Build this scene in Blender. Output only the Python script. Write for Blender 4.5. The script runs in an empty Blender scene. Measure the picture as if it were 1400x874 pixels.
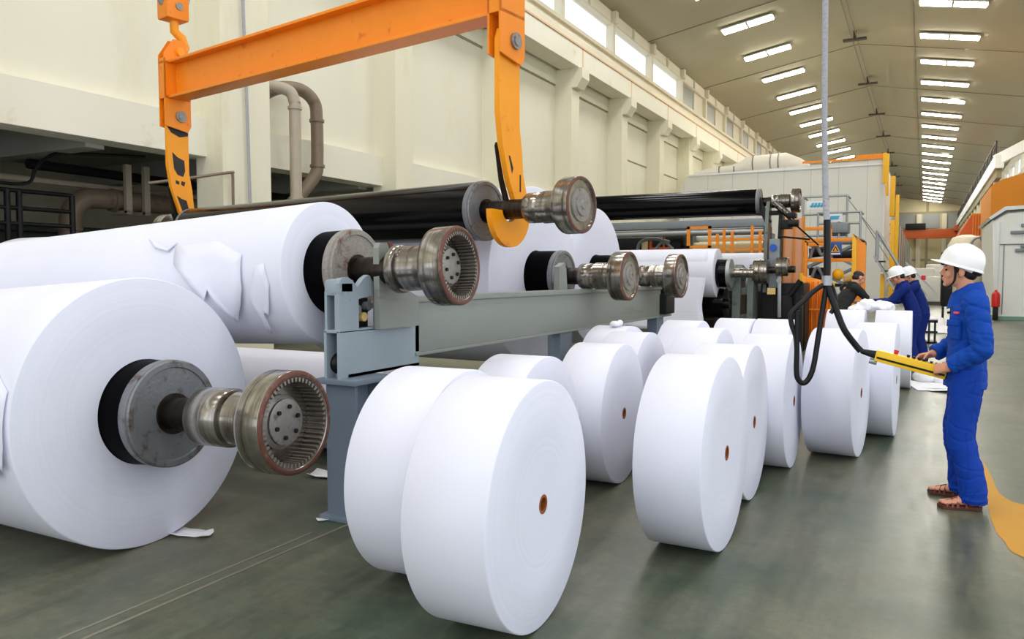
LAMP = 195.0; WORLD = (.89, .935, 1.0); WSTR = 1.6; EXPO = 0.17
import bpy, bmesh, math, random
from mathutils import Vector, Matrix, noise
V = Vector
PI = math.pi
random.seed(7)
C = bpy.context.scene.collection
ROOTM = {}

# ------------------------------------------------------------------ helpers
def link(o): C.objects.link(o); return o

def tag(o, label=None, cat=None, group=None, kind=None):
    if label: o['label'] = label
    if cat: o['category'] = cat
    if group: o['group'] = group
    if kind: o['kind'] = kind
    return o

def thing(name, label, cat, loc=(0, 0, 0), rz=0.0, group=None, rot=None):
    o = bpy.data.objects.new(name, None); o.empty_display_size = .1
    link(o); o.location = loc; o.rotation_euler = rot if rot else (0, 0, rz)
    ROOTM[o.name] = Matrix.Translation(V(loc)) @ o.rotation_euler.to_matrix().to_4x4()
    return tag(o, label, cat, group)

def rootmat(o):
    while o is not None and o.name not in ROOTM: o = o.parent
    return ROOTM[o.name] if o is not None else Matrix()

def kids(o): return [c for c in C.objects if c.parent == o]

def copy_tree(o, parent=None):
    c = o.copy(); link(c); c.parent = parent
    if o.name in ROOTM: ROOTM[c.name] = ROOTM[o.name].copy()
    for ch in kids(o): copy_tree(ch, c)
    return c

def frame(p, d, up=(0, 0, 1)):
    """matrix whose local Z looks along d"""
    z = V(d).normalized(); u = V(up)
    if abs(z.dot(u)) > .98: u = V((1, 0, 0)) if abs(z.x) < .9 else V((0, 1, 0))
    x = u.cross(z).normalized(); y = z.cross(x)
    m = Matrix((x, y, z)).transposed().to_4x4(); m.translation = V(p)
    return m

class MB:
    def __init__(s): s.bm = bmesh.new()
    def face(s, vs):
        try: return s.bm.faces.new(vs)
        except ValueError: return None
    def ring(s, pts): return [s.bm.verts.new(p) for p in pts]
    def bridge(s, a, b):
        n = len(a)
        for i in range(n): s.face((a[i], a[(i + 1) % n], b[(i + 1) % n], b[i]))
    def box(s, x0, y0, z0, x1, y1, z1, bev=0.0, m=None):
        x0, x1 = sorted((x0, x1)); y0, y1 = sorted((y0, y1)); z0, z1 = sorted((z0, z1))
        t = bmesh.new()
        bmesh.ops.create_cube(t, size=1)
        mm = Matrix.Translation(((x0 + x1) / 2, (y0 + y1) / 2, (z0 + z1) / 2)) @ Matrix.Diagonal((x1 - x0, y1 - y0, z1 - z0, 1))
        bmesh.ops.transform(t, matrix=mm, verts=t.verts)
        if bev: bmesh.ops.bevel(t, geom=t.edges[:], offset=min(bev, .45 * min(x1 - x0, y1 - y0, z1 - z0)), segments=2, affect='EDGES', profile=.6)
        s.add(t, m); return s
    def add(s, t, m=None):
        if m is not None: bmesh.ops.transform(t, matrix=m, verts=t.verts)
        mp = {v: s.bm.verts.new(v.co) for v in t.verts}
        for f in t.faces: s.face([mp[v] for v in f.verts])
        t.free()
    def bar(s, p0, p1, w, h, up=(0, 0, 1), bev=0.0):
        """rectangular bar from p0 to p1, w across, h along up"""
        p0, p1 = V(p0), V(p1); L = (p1 - p0).length
        s.box(-w / 2, -h / 2, 0, w / 2, h / 2, L, bev, frame(p0, p1 - p0, up)); return s
    def cyl(s, p0, p1, r0, r1=None, n=24):
        r1 = r0 if r1 is None else r1
        d = V(p1) - V(p0); m = frame(p0, d); L = d.length
        rings = []
        for z, r in ((0, r0), (L, r1)):
            rings.append(s.ring([m @ V((r * math.cos(2 * PI * i / n), r * math.sin(2 * PI * i / n), z)) for i in range(n)]))
        s.bridge(*rings); s.face(rings[0][::-1]); s.face(rings[1]); return s
    def lathe(s, prof, m, n=48, closed=True):
        """prof: (axial, radius) pairs; axis is the local Z of m. Axial ends at radius 0 are capped"""
        rr = []
        for a, r in prof:
            if r <= 1e-6: rr.append(s.bm.verts.new(m @ V((0, 0, a))))
            else: rr.append(s.ring([m @ V((r * math.cos(2 * PI * i / n), r * math.sin(2 * PI * i / n), a)) for i in range(n)]))
        def join(A, B):
            if isinstance(A, list) and isinstance(B, list): s.bridge(A, B)
            elif isinstance(B, list):
                for i in range(n): s.face((A, B[(i + 1) % n], B[i]))
            elif isinstance(A, list):
                for i in range(n): s.face((A[i], A[(i + 1) % n], B))
        for A, B in zip(rr, rr[1:]): join(A, B)
        if closed and isinstance(rr[0], list) and isinstance(rr[-1], list): join(rr[-1], rr[0])
        return s
    def tube(s, pts, r, n=10, cap=True):
        pts = [V(p) for p in pts]; k = len(pts)
        rs = r if isinstance(r, (list, tuple)) else [r] * k
        nrm = None; rings = []
        for i, p in enumerate(pts):
            t = (pts[min(i + 1, k - 1)] - pts[max(i - 1, 0)]).normalized()
            if nrm is None:
                nrm = t.orthogonal().normalized()
            else:
                nrm = (nrm - t * nrm.dot(t)).normalized()
            b = t.cross(nrm); q = rs[i]
            rx, ry = q if isinstance(q, tuple) else (q, q)
            rings.append(s.ring([p + nrm * rx * math.cos(2 * PI * j / n) + b * ry * math.sin(2 * PI * j / n) for j in range(n)]))
        for a, b in zip(rings, rings[1:]): s.bridge(a, b)
        if cap: s.face(rings[0][::-1]); s.face(rings[-1])
        return s
    def loft(s, secs, n=24, p=2.0):
        """secs: (centre, uvec, vvec): superellipse sections"""
        rings = []
        for c, u, v in secs:
            c, u, v = V(c), V(u), V(v); pts = []
            for j in range(n):
                a = 2 * PI * j / n; ca, sa = math.cos(a), math.sin(a)
                pts.append(c + u * math.copysign(abs(ca) ** (2 / p), ca) + v * math.copysign(abs(sa) ** (2 / p), sa))
            rings.append(s.ring(pts))
        for a, b in zip(rings, rings[1:]): s.bridge(a, b)
        s.face(rings[0][::-1]); s.face(rings[-1]); return s
    def ell(s, c, r, m=None, seg=20, rin=14):
        t = bmesh.new(); bmesh.ops.create_uvsphere(t, u_segments=seg, v_segments=rin, radius=1)
        mm = Matrix.Translation(V(c)) @ (m.to_4x4() if m is not None else Matrix()) @ Matrix.Diagonal((r[0], r[1], r[2], 1))
        s.add(t, mm); return s
    def prism(s, poly, m, d):
        """poly: 2-D outline in the XY of m, extruded d along local Z"""
        a = s.ring([m @ V((x, y, 0)) for x, y in poly]); b = s.ring([m @ V((x, y, d)) for x, y in poly])
        s.bridge(a, b); s.face(a[::-1]); s.face(b); return s
    def sheet(s, rows):
        g = [[s.bm.verts.new(p) for p in r] for r in rows]
        for i in range(len(g) - 1):
            for j in range(len(g[0]) - 1): s.face((g[i][j], g[i][j + 1], g[i + 1][j + 1], g[i + 1][j]))
        return s
    def build(s, name, mat, parent=None, smooth=40, local=False, mods=None, thick=0):
        bm = s.bm
        bmesh.ops.recalc_face_normals(bm, faces=bm.faces[:])
        if parent is not None and not local:
            bmesh.ops.transform(bm, matrix=rootmat(parent).inverted(), verts=bm.verts)
        me = bpy.data.meshes.new(name); bm.to_mesh(me); bm.free()
        for q in (mat if isinstance(mat, (list, tuple)) else [mat]): me.materials.append(q)
        o = bpy.data.objects.new(name, me); link(o); o.parent = parent
        if smooth:
            me.polygons.foreach_set('use_smooth', [True] * len(me.polygons))
            me.set_sharp_from_angle(angle=math.radians(smooth))
        if thick:
            sm = o.modifiers.new('s', 'SOLIDIFY'); sm.thickness = thick; sm.offset = 0
        return o

def voxel(o, size, it=4, fac=.5, disp=None):
    """fuse overlapping closed shapes into one continuous surface"""
    m = o.modifiers.new('r', 'REMESH'); m.mode = 'VOXEL'; m.voxel_size = size; m.use_smooth_shade = True
    sm = o.modifiers.new('s', 'SMOOTH'); sm.iterations = it; sm.factor = fac
    dg = bpy.context.evaluated_depsgraph_get(); dg.update()
    me = bpy.data.meshes.new_from_object(o.evaluated_get(dg))
    mats = list(o.data.materials); o.modifiers.clear(); old = o.data; o.data = me; bpy.data.meshes.remove(old)
    me.materials.clear()
    for q in mats: me.materials.append(q)
    if disp:
        nn = [v.normal.copy() for v in me.vertices]
        for v, n_ in zip(me.vertices, nn): v.co += n_ * disp(v.co)
    me.polygons.foreach_set('use_smooth', [True] * len(me.polygons))
    return o

def crv(pts, k=8):
    """Catmull-Rom through pts"""
    pts = [V(p) for p in pts]; out = []
    P = [pts[0] * 2 - pts[1]] + pts + [pts[-1] * 2 - pts[-2]]
    for i in range(1, len(P) - 2):
        for j in range(k):
            t = j / k; a, b, c, d = P[i - 1], P[i], P[i + 1], P[i + 2]
            out.append(.5 * ((2 * b) + (c - a) * t + (2 * a - 5 * b + 4 * c - d) * t * t + (3 * b - a - 3 * c + d) * t ** 3))
    out.append(pts[-1]); return out

# ------------------------------------------------------------------ materials
def lin(c):
    return tuple(((x / 255) / 12.92 if x / 255 <= .04045 else ((x / 255 + .055) / 1.055) ** 2.4) for x in c)

class N:
    def __init__(s, name):
        s.m = bpy.data.materials.new(name); s.m.use_nodes = True
        s.t = s.m.node_tree; s.n = s.t.nodes; s.b = s.n['Principled BSDF']
    def new(s, t, **k):
        q = s.n.new(t)
        for a, b in k.items():
            if a.startswith('_'): q.inputs[a[1:].replace('_', ' ')].default_value = b
            else: setattr(q, a, b)
        return q
    def l(s, a, b): s.t.links.new(a, b)

def mat(name, col, rough=.5, metal=0.0, var=.06, vs=6.0, bump=0.0, bs=40.0, col2=None, c2=(.5, .62), vs2=5.0, stretch=None, emit=0.0, coat=0.0, spec=None):
    """procedural surface: base colour, soft noise variation, optional patches of a second colour, optional fine bump"""
    k = N(name); c = (*lin(col), 1)
    k.b.inputs['Roughness'].default_value = rough; k.b.inputs['Metallic'].default_value = metal
    if spec is not None: k.b.inputs['Specular IOR Level'].default_value = spec
    if coat: k.b.inputs['Coat Weight'].default_value = coat; k.b.inputs['Coat Roughness'].default_value = .15
    tc = k.new('ShaderNodeTexCoord'); mp = k.new('ShaderNodeMapping'); k.l(tc.outputs['Object'], mp.inputs['Vector'])
    if stretch: mp.inputs['Scale'].default_value = stretch
    nz = k.new('ShaderNodeTexNoise', _Scale=vs, _Detail=5.0); k.l(mp.outputs[0], nz.inputs['Vector'])
    mx = k.new('ShaderNodeMix', data_type='RGBA')
    lo = tuple(max(0, x * (1 - var)) for x in c[:3]) + (1,); hi = tuple(min(1, x * (1 + var)) for x in c[:3]) + (1,)
    mx.inputs[6].default_value = lo; mx.inputs[7].default_value = hi; k.l(nz.outputs['Fac'], mx.inputs[0])
    out = mx.outputs[2]
    if col2:
        n2 = k.new('ShaderNodeTexNoise', _Scale=vs2, _Detail=6.0, _Roughness=.65); k.l(mp.outputs[0], n2.inputs['Vector'])
        mr = k.new('ShaderNodeMapRange'); mr.inputs[1].default_value = c2[0]; mr.inputs[2].default_value = c2[1]; k.l(n2.outputs['Fac'], mr.inputs[0])
        m2 = k.new('ShaderNodeMix', data_type='RGBA'); k.l(mr.outputs[0], m2.inputs[0]); k.l(out, m2.inputs[6]); m2.inputs[7].default_value = (*lin(col2), 1)
        out = m2.outputs[2]
    k.l(out, k.b.inputs['Base Color'])
    if bump:
        n3 = k.new('ShaderNodeTexNoise', _Scale=bs, _Detail=4.0); k.l(mp.outputs[0], n3.inputs['Vector'])
        bp = k.new('ShaderNodeBump'); bp.inputs['Strength'].default_value = bump; bp.inputs['Distance'].default_value = .02; k.l(n3.outputs['Fac'], bp.inputs['Height']); k.l(bp.outputs[0], k.b.inputs['Normal'])
    if emit:
        k.b.inputs['Emission Color'].default_value = c; k.b.inputs['Emission Strength'].default_value = emit
    return k.m

def paper_mat(name, col, rings=.05):
    """paper wound round the local X axis: thin concentric layer lines on the end faces"""
    k = N(name); c = lin(col); k.b.inputs['Roughness'].default_value = .62; k.b.inputs['Specular IOR Level'].default_value = .25
    tc = k.new('ShaderNodeTexCoord'); sx = k.new('ShaderNodeSeparateXYZ'); k.l(tc.outputs['Object'], sx.inputs[0])
    cb = k.new('ShaderNodeCombineXYZ'); k.l(sx.outputs['Y'], cb.inputs['Y']); k.l(sx.outputs['Z'], cb.inputs['Z'])
    ln = k.new('ShaderNodeVectorMath', operation='LENGTH'); k.l(cb.outputs[0], ln.inputs[0])
    mu = k.new('ShaderNodeMath', operation='MULTIPLY'); mu.inputs[1].default_value = 55.0; k.l(ln.outputs['Value'], mu.inputs[0])
    nz = k.new('ShaderNodeTexNoise', noise_dimensions='1D', _Scale=1.0, _Detail=3.0); k.l(mu.outputs[0], nz.inputs['W'])
    n2 = k.new('ShaderNodeTexNoise', _Scale=3.0, _Detail=3.0); k.l(tc.outputs['Object'], n2.inputs['Vector'])
    ad = k.new('ShaderNodeMath', operation='ADD'); k.l(nz.outputs['Fac'], ad.inputs[0]); k.l(n2.outputs['Fac'], ad.inputs[1])
    mr = k.new('ShaderNodeMapRange'); mr.inputs[1].default_value = .6; mr.inputs[2].default_value = 1.4; k.l(ad.outputs[0], mr.inputs[0])
    mx = k.new('ShaderNodeMix', data_type='RGBA'); k.l(mr.outputs[0], mx.inputs[0])
    mx.inputs[6].default_value = tuple(x * (1 - rings) for x in c) + (1,); mx.inputs[7].default_value = tuple(min(1, x * (1 + rings * .4)) for x in c) + (1,)
    k.l(mx.outputs[2], k.b.inputs['Base Color']); return k.m

def turned_mat(name, col, col2, rough=.3, axis='X', sc=26.0, metal=.9):
    """machined metal with rust bands that run round the turned axis"""
    k = N(name); k.b.inputs['Metallic'].default_value = metal; k.b.inputs['Roughness'].default_value = rough
    tc = k.new('ShaderNodeTexCoord'); mp = k.new('ShaderNodeMapping'); k.l(tc.outputs['Object'], mp.inputs[0])
    mp.inputs['Scale'].default_value = (sc, 1.5, 1.5)
    nz = k.new('ShaderNodeTexNoise', _Scale=1.0, _Detail=5.0, _Roughness=.6); k.l(mp.outputs[0], nz.inputs['Vector'])
    n2 = k.new('ShaderNodeTexNoise', _Scale=14.0, _Detail=5.0); k.l(tc.outputs['Object'], n2.inputs['Vector'])
    ad = k.new('ShaderNodeMath', operation='MULTIPLY_ADD'); k.l(n2.outputs['Fac'], ad.inputs[0]); ad.inputs[1].default_value = .3; k.l(nz.outputs['Fac'], ad.inputs[2])
    mr = k.new('ShaderNodeMapRange'); mr.inputs[1].default_value = .56; mr.inputs[2].default_value = .84; k.l(ad.outputs[0], mr.inputs[0])
    mx = k.new('ShaderNodeMix', data_type='RGBA'); k.l(mr.outputs[0], mx.inputs[0]); mx.inputs[6].default_value = (*lin(col), 1); mx.inputs[7].default_value = (*lin(col2), 1)
    k.l(mx.outputs[2], k.b.inputs['Base Color'])
    m2 = k.new('ShaderNodeMapRange'); m2.inputs[3].default_value = rough; m2.inputs[4].default_value = rough + .22; k.l(mr.outputs[0], m2.inputs[0]); k.l(m2.outputs[0], k.b.inputs['Roughness'])
    return k.m

def panel_mat(name, col, dark, sx=1.2, sz=0.0, axis=0, rough=.5, w=.02, var=.05):
    """sheet panels with narrow seams every sx metres along one axis (and sz along Z)"""
    k = N(name); k.b.inputs['Roughness'].default_value = rough
    tc = k.new('ShaderNodeTexCoord'); sp = k.new('ShaderNodeSeparateXYZ'); k.l(tc.outputs['Object'], sp.inputs[0])
    def seam(sock, step):
        d = k.new('ShaderNodeMath', operation='DIVIDE'); d.inputs[1].default_value = step; k.l(sock, d.inputs[0])
        f = k.new('ShaderNodeMath', operation='FRACT'); k.l(d.outputs[0], f.inputs[0])
        g = k.new('ShaderNodeMath', operation='LESS_THAN'); g.inputs[1].default_value = w / step; k.l(f.outputs[0], g.inputs[0])
        return g.outputs[0]
    s = seam(sp.outputs[axis], sx)
    if sz:
        q = k.new('ShaderNodeMath', operation='MAXIMUM'); k.l(s, q.inputs[0]); k.l(seam(sp.outputs[2], sz), q.inputs[1]); s = q.outputs[0]
    nz = k.new('ShaderNodeTexNoise', _Scale=.6, _Detail=6.0); k.l(tc.outputs['Object'], nz.inputs['Vector'])
    mx = k.new('ShaderNodeMix', data_type='RGBA'); k.l(nz.outputs['Fac'], mx.inputs[0]); c = lin(col)
    mx.inputs[6].default_value = tuple(x * (1 - var) for x in c) + (1,); mx.inputs[7].default_value = tuple(min(1, x * (1 + var)) for x in c) + (1,)
    m2 = k.new('ShaderNodeMix', data_type='RGBA'); k.l(s, m2.inputs[0]); k.l(mx.outputs[2], m2.inputs[6]); m2.inputs[7].default_value = (*lin(dark), 1)
    k.l(m2.outputs[2], k.b.inputs['Base Color']); return k.m

def floor_mat():
    k = N('floor_epoxy'); tc = k.new('ShaderNodeTexCoord')
    n1 = k.new('ShaderNodeTexNoise', _Scale=.55, _Detail=7.0, _Roughness=.62); k.l(tc.outputs['Object'], n1.inputs['Vector'])
    mp = k.new('ShaderNodeMapping'); mp.inputs['Rotation'].default_value = (0, 0, math.radians(8)); mp.inputs['Scale'].default_value = (8, 1.1, 1); k.l(tc.outputs['Object'], mp.inputs[0])
    n2 = k.new('ShaderNodeTexNoise', _Scale=1.3, _Detail=7.0, _Roughness=.7); k.l(mp.outputs[0], n2.inputs['Vector'])
    n4 = k.new('ShaderNodeTexNoise', _Scale=16.0, _Detail=7.0, _Roughness=.75); k.l(tc.outputs['Object'], n4.inputs['Vector'])
    cr = k.new('ShaderNodeValToRGB'); e = cr.color_ramp.elements
    e[0].position = .36; e[0].color = (*lin((60, 74, 56)), 1); e[1].position = .66; e[1].color = (*lin((110, 106, 87)), 1)
    k.l(n1.outputs['Fac'], cr.inputs[0])
    m1 = k.new('ShaderNodeMix', data_type='RGBA', blend_type='OVERLAY'); m1.inputs[0].default_value = .75; k.l(cr.outputs[0], m1.inputs[6]); k.l(n2.outputs['Fac'], m1.inputs[7])
    m2 = k.new('ShaderNodeMix', data_type='RGBA', blend_type='OVERLAY'); m2.inputs[0].default_value = .5; k.l(m1.outputs[2], m2.inputs[6]); k.l(n4.outputs['Fac'], m2.inputs[7])
    k.l(m2.outputs[2], k.b.inputs['Base Color'])
    mr = k.new('ShaderNodeMapRange'); mr.inputs[3].default_value = .24; mr.inputs[4].default_value = .5; k.l(n2.outputs['Fac'], mr.inputs[0]); k.l(mr.outputs[0], k.b.inputs['Roughness'])
    bp = k.new('ShaderNodeBump'); bp.inputs['Strength'].default_value = .05; bp.inputs['Distance'].default_value = .01; k.l(n4.outputs['Fac'], bp.inputs['Height']); k.l(bp.outputs[0], k.b.inputs['Normal'])
    return k.m

def glass_mat():
    k = N('window_glass'); t = k.n
    tr = k.new('ShaderNodeBsdfTransparent'); gl = k.new('ShaderNodeBsdfGlossy'); gl.inputs['Roughness'].default_value = .05
    mx = k.new('ShaderNodeMixShader'); mx.inputs[0].default_value = .03; k.l(tr.outputs[0], mx.inputs[1]); k.l(gl.outputs[0], mx.inputs[2])
    k.l(mx.outputs[0], k.n['Material Output'].inputs['Surface']); return k.m

M = {}
def mk():
    M['paper'] = paper_mat('paper_white', (230, 231, 244), .05)
    M['paper_old'] = paper_mat('paper_reel', (228, 229, 242), .045)
    M['scrap'] = mat('scrap_paper', (240, 239, 242), .6, var=.04, bump=.2, bs=12)
    M['core'] = mat('core_cardboard', (142, 76, 24), .8, var=.25, vs=25)
    M['core_dark'] = mat('core_bore', (118, 54, 10), .85, var=.2, vs=25)
    M['black'] = mat('black_rubber_cover', (6, 6, 8), .14, var=.3, vs=4, spec=.13)
    M['blackshell'] = mat('black_spool_shell', (3, 3, 4), .5, var=.3, vs=4, spec=.03)
    M['blackm'] = mat('black_paint', (14, 14, 16), .45, var=.3, vs=9, spec=.3)
    M['rubber'] = mat('black_hose', (13, 13, 15), .4, var=.3, vs=20, spec=.3)
    M['steel'] = turned_mat('turned_steel', (168, 163, 155), (72, 55, 44), .15)
    M['steel_dark'] = turned_mat('dark_journal', (66, 60, 55), (40, 30, 26), .28)
    M['steel_side'] = mat('spool_end_plate', (128, 130, 133), .45, .5, var=.22, vs=11, col2=(92, 76, 64), c2=(.54, .68), vs2=9, bump=.15, bs=60)
    M['steel_pit'] = mat('pitted_end_plate', (150, 144, 136), .6, .3, var=.35, vs=60, col2=(112, 70, 58), c2=(.55, .66), vs2=7, bump=.3, bs=80)
    M['rust'] = mat('rusty_rim', (104, 66, 54), .55, .35, var=.3, vs=30, col2=(140, 124, 110), c2=(.56, .72), vs2=14)
    M['gear'] = mat('gear_steel', (150, 142, 132), .45, .75, var=.3, vs=20)
    M['hubm'] = mat('hub_steel', (150, 146, 140), .5, .6, var=.25, vs=18, col2=(110, 84, 66), c2=(.56, .7), vs2=16)
    M['stand'] = mat('grey_blue_paint', (148, 161, 168), .42, var=.07, vs=5, col2=(120, 126, 126), c2=(.62, .75), vs2=6)
    M['stand2'] = mat('grey_blue_post', (110, 122, 136), .4, var=.1, vs=5)
    M['rail'] = mat('grey_green_rail', (136, 141, 134), .45, var=.1, vs=3, stretch=(1, .3, 2), col2=(112, 112, 104), c2=(.58, .75), vs2=3)
    M['orange'] = mat('crane_orange', (246, 140, 14), .42, var=.07, vs=4, col2=(214, 104, 12), c2=(.62, .72), vs2=6)
    M['orange2'] = mat('hook_orange', (250, 158, 10), .42, var=.06, vs=4, col2=(236, 120, 8), c2=(.6, .72), vs2=5)
    M['chip'] = mat('worn_paint_black', (34, 32, 32), .6, var=.4, vs=30)
    M['guard'] = mat('guard_orange', (248, 146, 20), .45, var=.06, vs=6)
    M['yellow'] = mat('post_yellow', (252, 188, 24), .45, var=.05, vs=6)
    M['box_yellow'] = mat('pendant_yellow', (250, 200, 12), .38, var=.05, vs=8, col2=(222, 160, 10), c2=(.6, .8), vs2=20)
    M['wall'] = mat('cream_wall', (232, 228, 209), .75, var=.04, vs=.8, col2=(221, 213, 186), c2=(.56, .76), vs2=.5, stretch=(1, 1, .35))
    M['shade_tan'] = mat('shade_tan', (150, 142, 112), .8, var=.1)
    M['col'] = mat('column_paint', (230, 225, 202), .75, var=.05, vs=1.2, col2=(212, 202, 164), c2=(.56, .8), vs2=.7, stretch=(1, 1, .3))
    M['band'] = mat('concrete_band', (233, 229, 212), .75, var=.05, vs=1.0, col2=(206, 192, 160), c2=(.62, .78), vs2=1.1)
    M['peach'] = mat('rail_pad_peach', (222, 186, 150), .7, var=.08, vs=2)
    M['bay'] = mat('bay_concrete', (176, 175, 168), .85, var=.12, vs=1.2)
    M['baywall'] = mat('bay_back_wall', (222, 216, 192), .85, var=.12, vs=.8)
    M['pipe'] = mat('brown_pipe', (124, 108, 92), .5, .15, var=.15, vs=5, col2=(104, 84, 68), c2=(.58, .72), vs2=4)
    M['pipe_light'] = mat('pale_pipe', (172, 160, 142), .5, .1, var=.1, vs=5)
    M['ceil'] = mat('roof_lining', (166, 161, 136), .8, var=.07, vs=.5, stretch=(1, .2, 1))
    M['ceilseam'] = mat('roof_seam', (122, 115, 98), .8)
    M['frame'] = mat('window_frame_paint', (214, 208, 186), .6, var=.05)
    M['glass'] = glass_mat()
    M['dim_pane'] = mat('dim_grey_pane', (150, 154, 152), .3, var=.1, vs=.7)  # opaque grey put into the colour for glass that shows no bright daylight
    M['tube'] = mat('light_tube', (255, 250, 236), .5, emit=30.0)
    M['housing'] = mat('light_housing', (200, 198, 188), .5)
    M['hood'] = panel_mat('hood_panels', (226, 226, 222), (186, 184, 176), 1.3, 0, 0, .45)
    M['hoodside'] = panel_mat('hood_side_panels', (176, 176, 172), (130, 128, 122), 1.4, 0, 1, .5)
    M['lag'] = mat('duct_lagging', (226, 222, 214), .6, .1, var=.12, vs=2, bump=.3, bs=5)
    M['strap'] = mat('duct_strap', (120, 118, 112), .5, .5)
    M['galv'] = mat('galvanised_rail', (168, 172, 174), .4, .6, var=.08)
    M['lift'] = mat('lift_grey', (132, 140, 146), .5, .2, var=.08)
    M['label_white'] = mat('label_white', (236, 240, 244), .5, var=.02)
    M['label_blue'] = mat('label_light_blue', (70, 176, 214), .5, var=.02)
    M['sign_blue'] = mat('sign_blue', (24, 72, 150), .4, var=.03)
    M['sign_yellow'] = mat('sign_yellow', (250, 180, 20), .4, var=.03)
    M['mach'] = mat('machine_green_grey', (110, 118, 112), .5, .2, var=.15, vs=6, col2=(70, 72, 68), c2=(.55, .7), vs2=5)
    M['machd'] = mat('machine_dark', (26, 26, 28), .5, .1, var=.4, vs=8, spec=.3)
    M['knob'] = mat('blue_knob', (30, 84, 190), .35)
    M['cream_roll'] = mat('cream_roll', (238, 214, 160), .45, var=.04)
    M['brass'] = mat('yellow_tag', (232, 200, 130), .5)
    M['jacket'] = mat('blue_workwear', (10, 68, 164), .72, spec=.2, var=.16, vs=7, bump=.12, bs=160)
    M['trouser'] = mat('blue_trousers', (4, 56, 154), .74, spec=.2, var=.18, vs=6, bump=.12, bs=160)
    M['navy'] = mat('navy_workwear', (12, 36, 110), .75, spec=.2, var=.12, vs=7)
    M['blackcloth'] = mat('black_shirt', (18, 18, 22), .8, var=.2, vs=8)
    M['skin'] = mat('skin', (214, 150, 118), .5, var=.05, vs=14)
    M['hair'] = mat('black_hair', (18, 15, 14), .5, var=.3, vs=40)
    M['helmet'] = mat('white_hard_hat', (246, 247, 248), .25, var=.01, coat=.3)
    M['brimu'] = mat('brim_underside_orange', (226, 140, 60), .5)
    M['web'] = mat('black_webbing', (20, 20, 22), .6)
    M['leather'] = mat('brown_leather', (122, 58, 38), .45, var=.2, vs=20)
    M['sole'] = mat('sandal_sole', (84, 42, 30), .7, var=.15)
    M['eye'] = mat('eye_dark', (34, 24, 20), .3)
    M['lip'] = mat('lip', (186, 104, 92), .5)
    M['badge'] = mat('badge_pink', (236, 80, 110), .6)
    M['red'] = mat('red_paint', (214, 30, 28), .4)
    M['redo'] = mat('crane_red_orange', (206, 92, 30), .5, var=.08)
    M['mezz'] = mat('mezzanine_orange', (226, 140, 24), .55, var=.04, vs=1)
    M['white_pan'] = mat('white_cabinet_panel', (248, 249, 248), .4, var=.03, vs=1)
    M['seal'] = mat('cabinet_dark_seal', (92, 98, 96), .5)
    M['greenb'] = mat('green_base', (126, 164, 150), .5)
    M['line'] = mat('yellow_floor_paint', (190, 134, 14), .65, var=.12, vs=3)
    M['scratch'] = mat('pale_floor_joint', (124, 119, 104), .5, var=.2, vs=3)
    M['farwall'] = panel_mat('far_wall_panels', (208, 198, 160), (160, 152, 124), 6.0, 4.0, 0, .8, .4)
    M['cable'] = mat('grey_cable_sleeve', (168, 168, 175), .6, var=.3, vs=40, bump=.6, bs=60)
    M['ridge'] = mat('ridge_hanger', (74, 66, 56), .6)
    M['cord'] = mat('ridge_wire', (120, 112, 96), .6)
    M['crate'] = mat('black_crate', (26, 26, 28), .5)
    M['floor'] = floor_mat()
mk()
ORD = ['nearest', 'second', 'third', 'fourth', 'fifth', 'sixth', 'seventh', 'eighth', 'ninth', 'tenth', 'eleventh', 'twelfth', 'thirteenth', 'fourteenth', 'fifteenth', 'sixteenth', 'seventeenth', 'eighteenth', 'nineteenth', 'twentieth']
def struct(o): o['kind'] = 'structure'; return o
def sroot(name, loc=(0, 0, 0)): return struct(thing(name, None, None, loc))

# ------------------------------------------------------------------ hall
YN, YF = -14.0, 150.0
fl = MB().box(-19.5, YN, -.3, 16, YF + 2, 0)
floor = struct(fl.build('floor', M['floor'], None, 0))
jl = MB(); jl.box(-3.14, -6, 0, -3.12, 3.72, .0025); jl.box(-3.23, -6, 0, -3.215, 3.5, .0025)
jl.build('floor_joint', M['scratch'], floor, 0)
pl = MB()
outer = crv([(.48, 7.5, 0), (.5, 6.9, 0), (.51, 6.5, 0), (.55, 6.3, 0), (.66, 6.18, 0), (1.2, 5.98, 0), (2.4, 5.85, 0)], 6)
inner = crv([(.48, 7.5, 0), (.44, 6.6, 0), (.42, 6.0, 0), (.42, 5.6, 0), (.45, 5.3, 0), (.6, 4.95, 0), (1.6, 4.5, 0)], 6)
pl.sheet([[V((p.x, p.y, .0022)) for p in outer], [V((p.x, p.y, .0022)) for p in inner]])
pl.build('painted_line', M['line'], floor, 0)

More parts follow.
